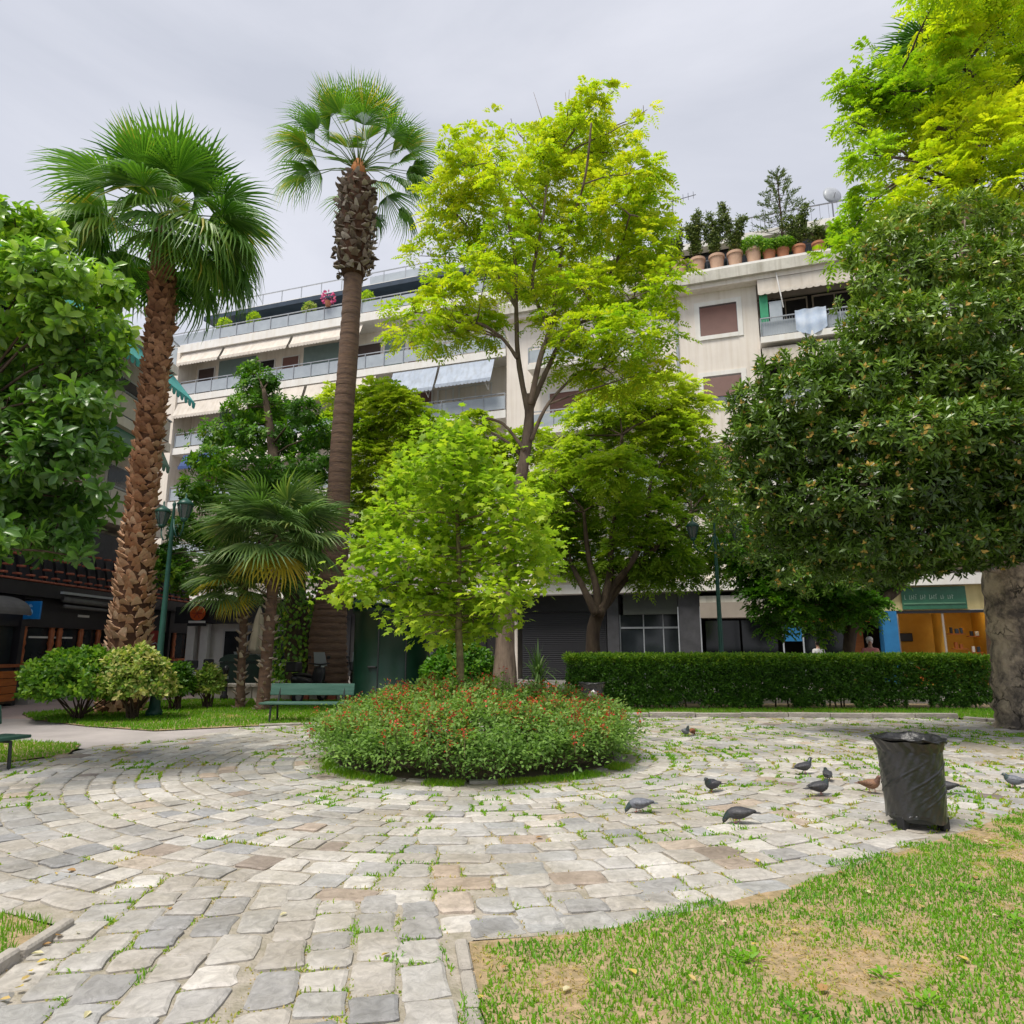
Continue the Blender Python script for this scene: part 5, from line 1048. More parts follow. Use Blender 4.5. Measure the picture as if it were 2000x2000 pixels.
for i, (x0,x1,z) in enumerate(((18.75,19.35,2.05),(19.45,19.85,1.95),(18.85,19.4,1.45),(19.45,19.9,1.3),(18.85,19.45,.85))):
    sh = MB().box(x0,x1,.5,.8,z-.04,z).build('shelf', m_orange, rb)
    for q in range(3):
        xx = x0+.08+q*.18; hgt = U(.14,.26)
        if xx+.12 < x1: MB().rbox(xx, xx+U(.08,.13), .55, .7, z, z+hgt, .01).build('shop_ware', random.choice([m_black, m_orange, m_white, m_darkblue]), sh)
MB().rbox(17.15, 17.75, 2.1, 2.19, 1.75, 2.1, .02).build('picture', m_black, rb)
MB().rbox(16.95, 17.9, .6, 1.2, .02, 1.05, .03).build('counter', m_orange, rb); MB().rbox(17.6, 18.1, .3, .7, .85, 1.1, .02).build('display_case', m_white, rb)
MB().box(20.4, 26, -.1, .3, -.1, 4.0).build('side_shop', m_pier, rb)
# roof-terrace plants: each pot a thing of its own
Rw = Matrix.Translation(FO) @ Matrix.Rotation(-TH, 4, 'Z')
m_olive = tintM('leaf_olive', [(0,(.06,.10,.03)),(.5,(.15,.20,.055)),(1,(.32,.33,.10))], .55, .25)
pots = [(7.2,0,'bushy',1.0,'pale'),(8.0,0,'bushy',.9,'terra'),(8.85,0,'bushy',2.2,'pale'),(9.75,0,'bushy',2.9,'pale'),(10.65,0,'bushy',3.1,'pale'),(11.5,0,'bushy',3.0,'pale'),(12.35,0,'fern',1.1,'pale'),(13.05,0,'fern',.8,'terra'),(13.65,0,'fern',.7,'terra'),(14.35,0,'bushy',2.3,'terra'),(15.2,0,'bushy',1.2,'terra'),(16.1,0,'fern',.8,'terra'),(1.5,0,'bushy',.9,'terra'),(2.6,0,'bushy',.8,'terra'),(3.9,0,'fern',.8,'terra'),(5.4,0,'bushy',1.0,'pale')]
looks = {7.2:'leftmost pale pot with a short bush on the roof terrace',8.0:'orange pot with short bush beside leftmost pale pot on the roof terrace',8.85:'pale pot with olive bush below the television aerial',9.75:'pale pot with tall wispy bush on the roof terrace above the shuttered window',10.65:'pale pot with the tallest bush on the roof terrace',11.5:'pale pot with broad bush left of the round fern on the roof terrace',12.35:'pale pot with round bright green fern at the terrace corner',13.05:'first small orange pot right of the round fern',13.65:'second small orange pot right of the round fern',14.35:'orange pot with a dark shrub by the little pine on the terrace',15.2:'orange pot near the satellite dish end of the terrace',16.1:'last orange fern pot half behind the evergreen',1.5:'orange terrace pot behind the robinia, farthest left',2.6:'orange bush pot behind the robinia, next to farthest left',3.9:'orange fern pot behind the robinia crown',5.4:'pale bush pot behind the robinia crown'}
for i, (s_, y_, kd, hgt, col) in enumerate(pots):
    w = Rw @ Vector((s_, -.28, 19.28)); p = thing('potted_plant', looks[s_], 'potted plant', w, -TH, 'pots along the roof terrace edge')
    r = .36 if col == 'pale' else .29; hp = .95 if col == 'pale' else .72
    mb = MB(); mb.lathe([(r*.72,0),(r*.95,hp*.85),(r*1.06,hp*.86),(r*1.06,hp),(r*.9,hp),(r*.85,hp-.06),(.02,hp-.06)], 24); mb.build('pot', m_palepot if col == 'pale' else m_terra, p)
    hgt *= 1.5 if kd == 'bushy' else 1; n = int(70*(hgt if kd == 'bushy' else 3)); u = rdir(n)
    if kd == 'bushy':
        ns_ = 5; sx = rng.uniform(-.60,.60,ns_); sh_ = rng.uniform(.5,1.,ns_); q_ = rng.integers(0,ns_,n); zz = rng.uniform(.12,1,n)
        P = np.stack([sx[q_]*zz+.09*rng.normal(size=n), u[:,1]*.25*zz, hp+.1+zz*hgt*.66*sh_[q_]],1)
        a = rosettes(P, nrm(u+np.array([0,0,.7])), 6, .20, .075); leaves('foliage', *a[:5], np.clip(rng.normal(.45,.2,len(a[5])),0,1), m_olive, p)
        st = MB()
        for q in range(7): k = P[rng.integers(n)]; st.tube([(0,0,hp-.05),(k[0]*.4,k[1]*.4,hp+(k[2]-hp)*.5),tuple(k)],[.025,.018,.008],5)
        stuff(st.build('stems', m_darkbark, p))
    else:
        P = np.stack([u[:,0]*.5, u[:,1]*.4, hp+.25+u[:,2]*.35*hgt],1); a = rosettes(P, nrm(u+np.array([0,0,.5])), 7, .22, .05); leaves('foliage', *a[:5], np.clip(rng.normal(.6,.15,len(a[5])),0,1), m_mid, p)
# little norfolk pine on the terrace
w = Rw @ Vector((13.75,.6,19.28)); p = thing('norfolk_pine', 'small tiered pine standing on the roof terrace against the sky', 'tree', w); p.scale = (.86,.86,.93); mb = MB()
mb.tube([(0,0,0),(.05,0,2.2),(.0,0,5.9)], [.09,.07,.02], 7); P = []; D = []
for i in range(10):
    z = 2.2+i*.38; L = 1.75*(1-((i)/11.))**.8*U(.85,1.1); m = 6
    for j in range(m):
        a = 6.283*j/m+i*.5+U(-.2,.2); e = Vector((math.cos(a)*L, math.sin(a)*L, z+.22*L)); mb.tube([(0,0,z),(e.x*.5,e.y*.5,z+.0*L),tuple(e)],[.02,.015,.006],4)
        for t in np.linspace(.45,1,9):
            for q in range(4): P.append((e.x*t+U(-.06,.06), e.y*t+U(-.06,.06), z+.22*L*t*t+U(-.02,.1))); D.append((math.cos(a)*.5+U(-.6,.6), math.sin(a)*.5+U(-.6,.6), U(0,1)))
mb.build('trunk', m_darkbark, p); P = np.array(P); D = np.array(D); leaves('crown', P, D, rng.normal(size=P.shape), .2, .05, np.clip(rng.normal(.3,.15,len(P)),0,1), m_olive, p)
# aerial, dish, poles
w = Rw @ Vector((7.9,1.0,22.55)); p = thing('tv_aerial', 'thin television aerial on the roof left of the potted bushes', 'aerial', Rw @ Vector((8.65,.3,19.28))); mb = MB()
mb.tube([(0,0,0),(0,0,5.1)], .03, 6); mb.build('mast', m_metal, p); mb = MB(); mb.tube([(-.1,0,4.8),(1.15,-.3,5.0)], .022, 5)
for t in (.1,.3,.5,.7,.9): x = -.1+1.25*t; mb.tube([(x,-.3*t,4.62+.2*t),(x,-.3*t,5.02+.2*t)], .014, 4)
mb.tube([(-.15,0,4.6),(.1,0,4.95)], .014, 4); mb.build('yagi', m_metal, p)
p = thing('satellite_dish', 'satellite dish on a post on the right-hand roof', 'satellite dish', Rw @ Vector((16.35,2.2,22.55))); p.scale = (.82,.82,.95); mb = MB(); mb.tube([(0,0,0),(0,0,1.05)], .045, 7); mb.build('post', m_metal, p)
mb = MB(); mb.lathe([(.02,.12),(.2,.10),(.42,.03),(.55,-.04),(.56,-.02),(.42,.06),(.2,.13),(.02,.15)], 22, caps=False); mb.xf(Matrix.Translation((0,-.1,1.45)) @ Matrix.Rotation(R(78),4,'X')); mb.build('reflector', m_rail, p, True)
mb = MB(); mb.tube([(0,-.05,1.05),(0,-.5,1.35)], .02, 5); mb.build('feed_arm', m_metal, p)
p = thing('sheet', 'pale blue and white sheet hung over the balcony railing to dry', 'laundry', Rw @ Vector((14.55,-.70,15.85)), -TH); mb = MB(); V = []; nx, nz = 12, 8
for i in range(nx+1):
    for j in range(nz+1): V.append((-.65+1.3*i/nx, -.05+.05*math.sin(i*1.3)+.02*math.sin(j), .75-(.95+.30*math.sin(math.pi*i/nx))*j/nz))
mb.add(V, [(i*(nz+1)+j,(i+1)*(nz+1)+j,(i+1)*(nz+1)+j+1,i*(nz+1)+j+1) for i in range(nx) for j in range(nz)]); o = mb.build('cloth', M('sheet_cloth', (.62,.68,.78), (.42,.52,.68), 2.2, .9), p, True)
p = thing('flower_pot', 'pink flowers in a pot on the penthouse terrace railing', 'potted plant', Rw @ Vector((-11.6,-.1,21.5))); mb = MB(); mb.lathe([(.14,0),(.2,.3),(.02,.28)],12); mb.build('pot', m_terra, p)
u = rdir(70); leaves('blossom', u*np.array([.33,.3,.33])+np.array([0,0,.55]), u, rng.normal(size=u.shape), .18, .15, rng.uniform(0,1,70), tintM('pink_blossom', [(0,(.55,.05,.22)),(1,(.75,.16,.42))], .6, .3), p)
for i, (s_, lab) in enumerate(((-17.3,'yellow-green plant on the penthouse terrace left of the pink flowers'),(-13.2,'sandy dry plant just left of the pink flowers on the penthouse terrace'),(-9.2,'bright green plant on the penthouse terrace right of the ringed palm'),(-19.6,'small plant near the left end of the penthouse terrace'))):
    p = thing('potted_plant', lab, 'potted plant', Rw @ Vector((s_,.35,20.62))); mb = MB(); mb.lathe([(.18,0),(.25,.5),(.02,.48)],12); mb.build('pot', m_terra, p)
    u = rdir(90); P = u*np.array([.4,.35,.5])+np.array([0,0,1.1]); a = rosettes(P, nrm(u+np.array([0,0,.6])), 6, .2, .06); leaves('foliage', *a[:5], np.clip(rng.normal(.5,.2,len(a[5])),0,1), m_bright if i != 1 else m_varieg, p)
# --- corner block on the left, seen edge-on, with the dark timber cafe on its ground floor
lb = thing('corner_building', 'cream corner apartment block with teal awnings seen edge-on at the left', 'building', (-14.5, 8, 0))
MB().box(-10, 0, 0, 18.4, -.1, 12.1).build('wall', m_cream, lb)
MB().box(-10.1, .6, -.1, 18.6, 12.1, 12.42).build('roof_slab', m_slab, lb)
for z in (5.55, 8.92, 12.1):
    MB().box(.605 if z > 12 else .002, 1.2, .5, 17.6, z, z+.34).build('balcony_slab', m_cream, lb)
    ya = 11.5 if z > 12 else .5
    mb = MB(); mb.box(1.12,1.17,ya,17.6,z+1.22,z+1.27)
    for i in range(16 if z < 12 else 0): y = .55+i*1.13; mb.box(1.10,1.14,y,y+.04,z+.34,z+1.22)
    mb.box(0,1.12,17.55,17.6,z+1.22,z+1.27); mb.build('railing', m_rail, lb)
    for i in range(15 if z < 12 else 0): y = .6+i*1.13; MB().box(1.14,1.16,y,y+1.08,z+.42,z+1.18).build('rail_panel', m_panel if z > 10 else m_awn, lb)
    MB().box(.05,1.1,17.56,17.575,z+.42,z+1.18).build('rail_panel', m_panel, lb)
    for y in (() if z > 12 else (1.5,5.2,9.0,12.8,15.6)):
        w = MB().box(-.02,.06,y,y+1.5,z+.5,z+2.5).build('window', m_white, lb); MB().box(.06,.075,y+.08,y+1.42,z+.58,z+2.42).build('pane', m_gl, w)
def xawn(par, y0, y1, z, m, dz=1.1, out=1.5):
    mb = MB(); mb.add([(1.1,y0,z),(1.1,y1,z),(1.1+out,y1,z-dz),(1.1+out,y0,z-dz),(1.1,y0,z-.02),(1.1,y1,z-.02),(1.1+out,y1,z-dz-.02),(1.1+out,y0,z-dz-.02)], [(0,3,2,1),(4,5,6,7),(0,1,5,4),(1,2,6,5),(2,3,7,6),(3,0,4,7)])
    n = int((y1-y0)/.3); w = (y1-y0)/n
    for i in range(n): a = y0+i*w; b = MB(); b.yprism([(a,0),(a+w,0),(a+w*.8,-.24),(a+w*.5,-.28),(a+w*.2,-.24)], 0, .015); b.xf(Matrix(((0,1,0,1.1+out),(1,0,0,0),(0,0,1,z-dz),(0,0,0,1)))); mb.add(b.v, b.f)
    return mb.build('awning', m, par)
xawn(lb, 12.2, 17.5, 12.05, m_teal, 1.15, .95); xawn(lb, 6.6, 11.8, 12.05, m_teal, 1.15, .95); xawn(lb, 12.5, 17.3, 8.85, m_gboard, .6, .3); xawn(lb, 5.0, 10, 8.85, m_gboard, .6, .3)
# cafe
m_tim = M('black_timber', (.022,.021,.026), (.014,.013,.017), 2, .45, .15, 20); m_redw = M('red_brown_turned_wood', (.42,.13,.045), (.27,.07,.025), 5, .4)
m_rtile = M('red_roof_tile', (.46,.145,.085), (.28,.08,.05), 4, .8, .3, 30); m_slate = M('dark_slate', (.055,.055,.068), (.035,.035,.045), 4, .6)
m_greyc = M('grey_canvas', (.15,.145,.14), (.105,.10,.10), 2, .9); m_redp = M('deep_red_paint', (.30,.025,.015), (.19,.015,.012), 4, .4)
cf = thing('cafe', 'dark timber cafe front with red turned posts on the ground floor at far left', 'cafe', (-13.3, 15, 0))
MB().box(-1.1, -.05, 0, 13.6, -.1, 3.15).build('back_wall', m_dark, cf)
MB().box(-1.15, .32, 0, 13.8, 2.86, 3.22).build('eave', m_tim, cf)
MB().box(-.2, .08, 0, 13.8, 2.05, 2.85).build('header', m_tim, cf)
MB().box(-.03, .10, 0, 13.6, .22, .98).build('base_panel', m_tim, cf)
MB().box(-.3, .35, 3.9, 13.6, -.08, .22).build('step', m_conc, cf)
mb = MB(); mb.box(-.02,.16,0,13.6,.98,1.06); mb.build('sill', m_redw, cf)
for y in (3.8, 4.95, 5.3, 6.3, 7.2, 8.2, 9.2, 10.0, 11.2, 12.2, 13.4):
    mb = MB(); mb.lathe([(.07,1.06),(.10,1.1),(.07,1.16),(.085,1.4),(.06,1.5),(.09,1.6),(.07,1.7),(.085,1.95),(.065,2.02),(.095,2.05)], 10, (.05,y,0)); mb.build('turned_post', m_redw, cf, True)
for y in (0, 3.55, 7.6, 11.6, 13.45): MB().box(-.06,.14,y,y+.16,-.05,2.88).build('corner_post', m_tim, cf)
for a, b in zip((.2,3.75,5.0,6.35,7.8,9.25,10.05,11.8),(3.5,4.9,6.25,7.55,9.15,9.95,11.55,13.4)): 
    MB().box(-.04,-.02,a,b,1.08,2.04).build('pane', m_gl, cf)
    mo = MB(); mo.box(.10,.115,a+.1,b-.1,.34,.36); mo.box(.10,.115,a+.1,b-.1,.84,.86); mo.box(.10,.115,a+.1,a+.12,.36,.84); mo.box(.10,.115,b-.12,b-.1,.36,.84); mo.build('panel_moulding', m_redw, cf)
MB().box(-.015,0,4.1,6.0,1.75,1.80).build('pelmet_rail', m_white, cf)
MB().box(.0,.12,10.25,11.1,.95,2.1).build('menu_board', m_redp, cf); mb = MB(); mb.tube([(.14,10.4,1.6),(.14,10.65,1.66),(.14,10.95,1.5)], .022, 6); mb.build('menu_handle', m_rail, cf)
MB().box(.081,.10,6.0,6.55,2.40,2.47).build('wall_plate', m_white, cf)
# pitched screen of stepped tiles above the eave
MB().box(-1.2,-.25,1.2,13.8,3.22,5.2).build('roof_core', m_slate, cf)
cnt = 0
for k in range(24):
    y = 1.4+k*.52
    MB().box(-.06+.0,.02,y-.03,y+.03,3.3,4.5).xf(Matrix.Translation((0,0,0)) @ Matrix(((1,0,-.25,.82),(0,1,0,0),(0,0,1,0),(0,0,0,1)))).build('roof_batten', m_tim, cf)
    for q, (dz, dy, wd2) in enumerate(((3.26,.0,.5),(3.40,.06,.24),(3.62,.26,.24),(3.95,.05,.3),(4.3,.25,.25))):
        xx = .20-.25*(dz-3.2); mb = MB(); mb.rbox(xx-.10, xx+.06, y+dy+.03, y+dy+wd2-.03, dz, dz+.055, .012); mb.build('roof_tile', m_rtile, cf)
# rolled grey awnings
mb = MB(); V = []
for i in range(9):
    t = i/8; ang = t*math.pi*.5; V += [(.10+.85*math.sin(ang), 0, 2.80-.42*(1-math.cos(ang))), (.10+.85*math.sin(ang), 2.7, 2.80-.42*(1-math.cos(ang)))]
mb.add(V, [(2*i,2*i+1,2*i+3,2*i+2) for i in range(8)]); mb.add([(.1,2.7,2.8)] + V[1::2] + [(.1,2.7,2.4)], [tuple(range(11))]); mb.box(.93,.97,0,2.7,2.30,2.38); mb.build('awning', m_greyc, cf)
mb = MB(); mb.tube([(.30,4.9,2.86),(.30,9.0,2.80)], .09, 10); mb.tube([(.36,4.9,2.66),(.36,9.0,2.62)], .05, 8); mb.build('rolled_awning', m_greyc, cf, True)
mb = MB(); mb.box(.32,.42,4.7,9.2,3.0,3.07); mb.build('gutter', m_rail, cf)
# signs hung on the cafe
m_bsign = M('blue_sign_face', (.012,.22,.62), (.010,.18,.52), 3, .35); m_pale = M('pale_blue_mark', (.25,.52,.85), None, 3, .5)
p = thing('hanging_sign', 'bright blue square sign hanging at the cafe corner', 'sign', (-13.22, 18.6, 2.56)); bb = MB().rbox(-.02,.50,-.03,.03,-.32,.16,.01).build('panel', m_bsign, p)
mb = MB(); 
for i in range(16): a0, a1 = 6.283*i/16, 6.283*(i+1)/16; mb.tube([(.22+.075*math.cos(a0),-.034,-.14+.085*math.sin(a0)),(.22+.075*math.cos(a1),-.034,-.14+.085*math.sin(a1))], .014, 4)
mb.box(.16,.28,-.036,-.03,.0,.045); mb.box(.19,.25,-.036,-.03,.045,.08); mb.build('emblem', m_pale, p); mb = MB(); mb.tube([(-.3,0,.2),(.5,0,.2)], .015, 5); mb.build('bracket', m_black, p)
p = thing('round_sign', 'round orange sign over a white strip above the white shop columns', 'sign', A(385,1212,25.7)); mb = MB(); mb.lathe([(.02,-.04),(.27,-.04),(.27,.04),(.02,.04)], 24); mb.xf(Matrix.Translation((0,0,.27)) @ Matrix.Rotation(R(90),4,'X')); mb.build('disc', M('orange_sign_face', (.62,.10,.015), (.55,.085,.012), 4, .4), p)
mb = MB(); mb.box(-.30,.30,-.04,.04,-.09,-.01); mb.build('strip', m_white, p); mb = MB(); mb.box(-.34,.34,-.03,.05,-.20,-.10); mb.build('sign_bar', m_black, p)
mb = MB()
for j in range(6): a = 6.283*j/6; mb.tube([(0,-.048,.27),(.2*math.cos(a),-.048,.27+.2*math.sin(a))], .014, 4)
mb.build('emblem', m_redp, p)
# corner shop with white columns under the round sign
cs = thing('corner_shop', 'corner shop with white columns and pale window frames behind the low wall', 'shop', (-12.1, 26.2, 0))
MB().box(-.4, 5.4, .5, .7, -.1, 2.4).build('back_wall', m_slab, cs); MB().box(-.6, 5.5, -.2, .7, 2.38, 3.0).build('fascia', m_black, cs)
for x in (-.15, .35): MB().rbox(x, x+.30, -.1, .2, -.1, 2.38, .02).build('column', m_white, cs)
for x in (1.0, 1.9, 2.8, 3.7, 4.6):
    w = MB().box(x, x+.8, .44, .5, .2, 2.2).build('window', m_white if x != 1.9 else m_rail, cs); MB().box(x+.08, x+.72, .42, .44, .9, 2.1).build('pane', m_gl, w); MB().box(x+.08, x+.72, .42, .44, .28, .8).build('pane', m_gl, w)

t = thing('planter_box', 'orange wooden planter box cut off at the left edge in front of the cafe', 'planter', (-13.05, 17.6, 0))
for i in range(4): mb = MB(); mb.rbox(-.9, .27, -.03, .0, .16+.19*i, .335+.19*i, .006); mb.build('board', m_orange, t)
for i in range(4): mb = MB(); mb.rbox(.27, .30, -.03, .5, .16+.19*i, .335+.19*i, .006); mb.build('board', m_orange, t)
for x in (-.88, .2):
    mb = MB(); mb.box(x,x+.06,.002,.06,0,.92); mb.build('leg', m_tim, t)
MB().box(-.9,.26,.005,.48,.1,.82).build('liner', m_soil, t)
# ---------------------------------------------------------------- street furniture
m_benchg = M('bench_green_paint', (.018,.075,.052), (.05,.125,.095), 3, .5, .25, 25, stretch=(.4,4,4)); m_iron = M('dark_iron', (.03,.035,.035), (.02,.022,.022), 5, .5)
m_lampglass = M('frosted_glass', (.70,.72,.74), None, 3, .3); m_lampgreen = M('lamp_green_paint', (.012,.062,.045), (.016,.08,.06), 4, .4)
def lamp(name, label, loc, rz):
    t = thing(name, label, 'street lamp', loc, rz, 'green double-armed street lamps')
    mb = MB(); mb.lathe([(.17,0),(.17,.12),(.12,.2),(.10,.55),(.12,.62),(.085,.7),(.075,1.25),(.095,1.32),(.07,1.4),(.055,2.9),(.045,4.1),(.055,4.15),(.04,4.25),(.03,4.85),(.045,4.92),(.01,5.0)], 16); mb.build('post', m_lampgreen, t, True)
    for s in (-1, 1):
        mb = MB(); mb.tube([(s*.045,0,4.55),(s*.12,0,4.30),(s*.28,0,4.10),(s*.46,0,4.10),(s*.60,0,4.24),(s*.62,0,4.42)], .018, 7)
        for k in range(10): a0, a1 = k*.6, (k+1)*.6; r0, r1 = .12-.010*k, .12-.010*(k+1); mb.tube([(s*(.22+r0*math.cos(a0)),0,4.30+r0*math.sin(a0)),(s*(.22+r1*math.cos(a1)),0,4.30+r1*math.sin(a1))], .010, 5)
        arm = mb.build('arm', m_lampgreen, t, True)
        ln = MB(); ln.lathe([(.05,4.42),(.075,4.46),(.08,4.50)], 12, (s*.62,0,0)); ln.lathe([(.17,4.80),(.19,4.83),(.13,4.90),(.06,4.95),(.02,4.98),(.02,5.06),(.005,5.10)], 14, (s*.62,0,0))
        for j in range(6):
            a = 6.283*j/6; ln.tube([(s*.62+.085*math.cos(a),.085*math.sin(a),4.50),(s*.62+.165*math.cos(a),.165*math.sin(a),4.80)], .010, 4)
        l2 = ln.build('lantern', m_lampgreen, t, True); g = MB(); g.lathe([(.078,4.50),(.155,4.80)], 12, (s*.62,0,0)); g.build('glass', m_dgl, l2); g = MB(); g.lathe([(.075,4.505),(.10,4.60)], 12, (s*.62,0,0)); g.build('lamp_bowl', m_lampglass, l2)
    return t
m_dgl = M('smoky_lamp_glass', (.08,.10,.10), (.06,.075,.075), 3, .15, spec=.6)
l1 = lamp('street_lamp', 'green street lamp with two lanterns standing behind the hedge', (A(1410,1290,18.9).x, 18.9, 0), R(4))
l1b = dup(l1, (-7.88, 15.6, 0), R(-42), 'green street lamp post beside the variegated shrub on the left')
l1b.scale = (1,1,.97)
def bench(label, loc, rz, L=1.75, bl=1.62):
    t = thing('park_bench', label, 'bench', loc, rz, 'green park benches')
    mb = MB(); mb.rbox(-L/2, L/2, -.22, .02, .355, .395, .008); mb.build('seat_plank', m_benchg, t); mb = MB(); mb.rbox(-L/2, L/2, .045, .22, .355, .395, .008); mb.build('seat_plank', m_benchg, t)
    mb = MB(); mb.rbox(-bl/2, bl/2, -.02, .02, -.12, .12, .008); mb.xf(Matrix.Translation((0,.30,.63)) @ Matrix.Rotation(R(-12),4,'X')); mb.build('backrest', m_benchg, t)
    for s in (-1, 1):
        x = s*(L/2-.24); mb = MB(); mb.tube([(x,-.20,-.02),(x,-.17,.33),(x,.18,.33),(x,.22,-.02)], .022, 6); mb.tube([(x,.18,.33),(x,.27,.55),(x,.33,.74)], .020, 6); mb.build('leg', m_iron, t)
    return t
b1 = bench('green park bench on the grass facing the round flower bed', (A(598,1405,14.5).x, 14.5, 0), R(-3), 1.85, 1.78)
b2 = dup(b1, (-6.65, 8.37, 0), R(75), 'green park bench cut off by the left edge of the photo')
# litter bins
m_bag = M('black_bin_liner', (.022,.022,.025), (.014,.014,.016), 4, .30, .30, 18, spec=.75); m_bagin = M('liner_inside', (.02,.02,.022), (.014,.014,.015), 4, .35, .8, 14)
def litter_bin(label, loc, rz, r=.265, h=.84, group='litter bins with black liners'):
    t = thing('litter_bin', label, 'litter bin', loc, rz, group); rows, cols = 70, 168; V = []
    for i in range(rows+1):
        z = .09 + (h-.10)*i/rows; f = i/rows
        for j in range(cols):
            a = 2*math.pi*j/cols; rr = r*(.955+.10*f)
            d = (a*3.2 - z*10.5 + .4*math.sin(a*2)); wv = math.sin(d*1.9)          # stretched diagonal creases
            amp = .011*math.exp(-((f-.47)/.30)**2)*(.55+.45*math.sin(a*1.3+1))
            d2 = a*1.02 - z*6.6 + .12*math.sin(a*1.7); kq = math.floor(d2/.52); jit = math.sin(kq*12.99)*.12; ph_ = d2 - (kq+.5)*.52 - jit   # taut creases running up to the right
            env = math.exp(-((f-.48-.10*math.sin(kq*7.3))/.22)**2)*(.55+.45*math.sin(kq*3.7+1))
            rr += env*(.019*math.exp(-(ph_/.030)**2) - .006*math.exp(-((ph_-.07)/.05)**2)) + .0022*math.sin(a*9+f*14) + .0015*math.sin(a*23-f*31)
            if f > .86: rr += .035*((f-.86)/.14)**1.3 + .006*math.sin(a*17+f*30)
            zz = z + (.02*math.sin(a*2+.7)+.014*math.sin(a*5) if f < .05 else 0) + (.008*math.sin(a*7) if f > .9 else 0)
            V.append((rr*math.cos(a), rr*math.sin(a), zz))
    mb = MB(); mb.add(V, [(i*cols+j, i*cols+(j+1)%cols, (i+1)*cols+(j+1)%cols, (i+1)*cols+j) for i in range(rows) for j in range(cols)]); mb.build('bag', m_bag, t, True)
    mb = MB(); c2 = 60; V = []
    prof = [(r+.042,h-.012),(r+.060,h+.008),(r+.048,h+.018),(r+.018,h+.006),(r-.02,h-.05),(r-.05,h-.16),(r-.08,h-.27),(.02,h-.30)]
    for q, (rr, z) in enumerate(prof):
        for j in range(c2): a = 6.283*j/c2; V.append(((rr+(.012*math.sin(a*11+q*2)+.008*math.sin(a*23+q) if q < 7 else 0))*math.cos(a), (rr+(.012*math.sin(a*11+q*2) if q < 7 else 0))*math.sin(a), z+.014*math.sin(a*2+.6)+.008*math.sin(a*9+q)))
    mb.add(V, [(i*c2+j, i*c2+(j+1)%c2, (i+1)*c2+(j+1)%c2, (i+1)*c2+j) for i in range(len(prof)-1) for j in range(c2)]); mb.build('bag_rim', m_bagin, t, True)
    for k in range(3):
        a = 6.283*k/3-.9; mb = MB(); mb.rbox(r*.80*math.cos(a)-.04, r*.80*math.cos(a)+.04, r*.80*math.sin(a)-.04, r*.80*math.sin(a)+.04, -.01, .12, .008); mb.build('foot', m_black, t)
    mb = MB(); mb.lathe([(r*.86,.07),(r*.9,.10),(r*.9,.2)], 24); mb.build('drum', m_iron, t); return t
bc = G(1792,1616); litter_bin('large black plastic-lined litter bin on the paving at the right', (bc.x, bc.y, .01), R(20)).scale = (.90,.90,.85)
n2 = dup(bpy.data.objects['litter_bin'], (1.72, 15.1, 0), R(140), 'small black-lined litter bin half hidden behind the flower bed'); n2.scale = (.88,.88,.88)
m_trash = M('crumpled_paper', (.70,.68,.66), (.45,.40,.40), 8, .8, .5, 20); o = thing('paper_litter', 'crumpled pale paper and red wrapper caught on the small bin', 'litter', (1.72, 14.77, .42)); u = rdir(14)
leaves('scrap', u*np.array([.09,.03,.10]), rdir(14), rdir(14), .14, .12, rng.uniform(0,1,14), m_trash, o); leaves('scrap', np.array([[.2,0,.08],[.22,0,.02]]), rdir(2), rdir(2), .15, .10, np.ones(2), m_redp, o)
# green kiosk
kx = A(765,1300,17.4).x; t = thing('round_kiosk', 'dark green round metal kiosk behind the bench and maple', 'kiosk', (kx, 17.4, 0)); mb = MB()
mb.lathe([(.98,-.02),(.98,.14),(.94,.16),(.94,2.30),(1.0,2.33),(1.0,2.45),(.95,2.48)], 40); mb.build('body', m_green, t, True); mb = MB(); mb.lathe([(1.12,2.48),(1.12,2.54),(.8,2.78),(.3,3.0),(.1,3.2),(.02,3.3)], 40); mb.build('roof', m_green, t, True)
for a in (-1.05, -1.75): mb = MB(); mb.box(-.012,.012,-.008,.008,.2,2.25); mb.xf(Matrix.Translation((.945*math.cos(a),.945*math.sin(a),0))); mb.build('door_seam', m_black, t)
mb = MB(); mb.rbox(-.11,.11,-.03,.02,1.02,1.06,.006); mb.xf(Matrix.Translation((.95*math.cos(-1.9),.95*math.sin(-1.9),0)) @ Matrix.Rotation(-.33,4,'Z')); mb.build('handle', m_black, t)
# low wall, bollard, folded parasol, waste container
m_lw = M('pale_stone_wall', (.56,.52,.47), (.42,.38,.35), 2, .85, .4, 30, streak=.3)
t = thing('low_wall', 'low pale stone wall at the back edge of the left grass', 'wall', (-8.6, 20.75, 0)); 
for i in range(4): mb = MB(); mb.rbox(-.75+i*.85, .08+i*.85, 0, .35, -.05, .34, .012); mb.build('stone_block', m_lw, t)
for i in range(2): mb = MB(); mb.rbox(-.80+i*1.72, .90+i*1.72, -.06, .42, .343, .44, .015); mb.build('coping', m_lw, t)
t = thing('bollard', 'black iron bollard in front of the low pale wall', 'bollard', (A(437,1370,20.3).x, 20.3, 0)); mb = MB(); mb.lathe([(.11,0),(.11,.12),(.075,.16),(.07,.78),(.09,.82),(.09,.9),(.05,.96),(.01,.98)], 14); mb.build('post', m_black, t, True); mb = MB(); mb.lathe([(.082,.60),(.082,.68)], 14); mb.build('band', m_rail, t)
t = thing('parasol', 'folded cream parasol between the two windmill palm trunks', 'parasol', (A(500,1300,24.0).x, 24.0, 0)); mb = MB(); mb.tube([(0,0,0),(0,0,2.9)], .025, 8); mb.build('pole', m_rail, t); mb = MB(); V = []; c2 = 24
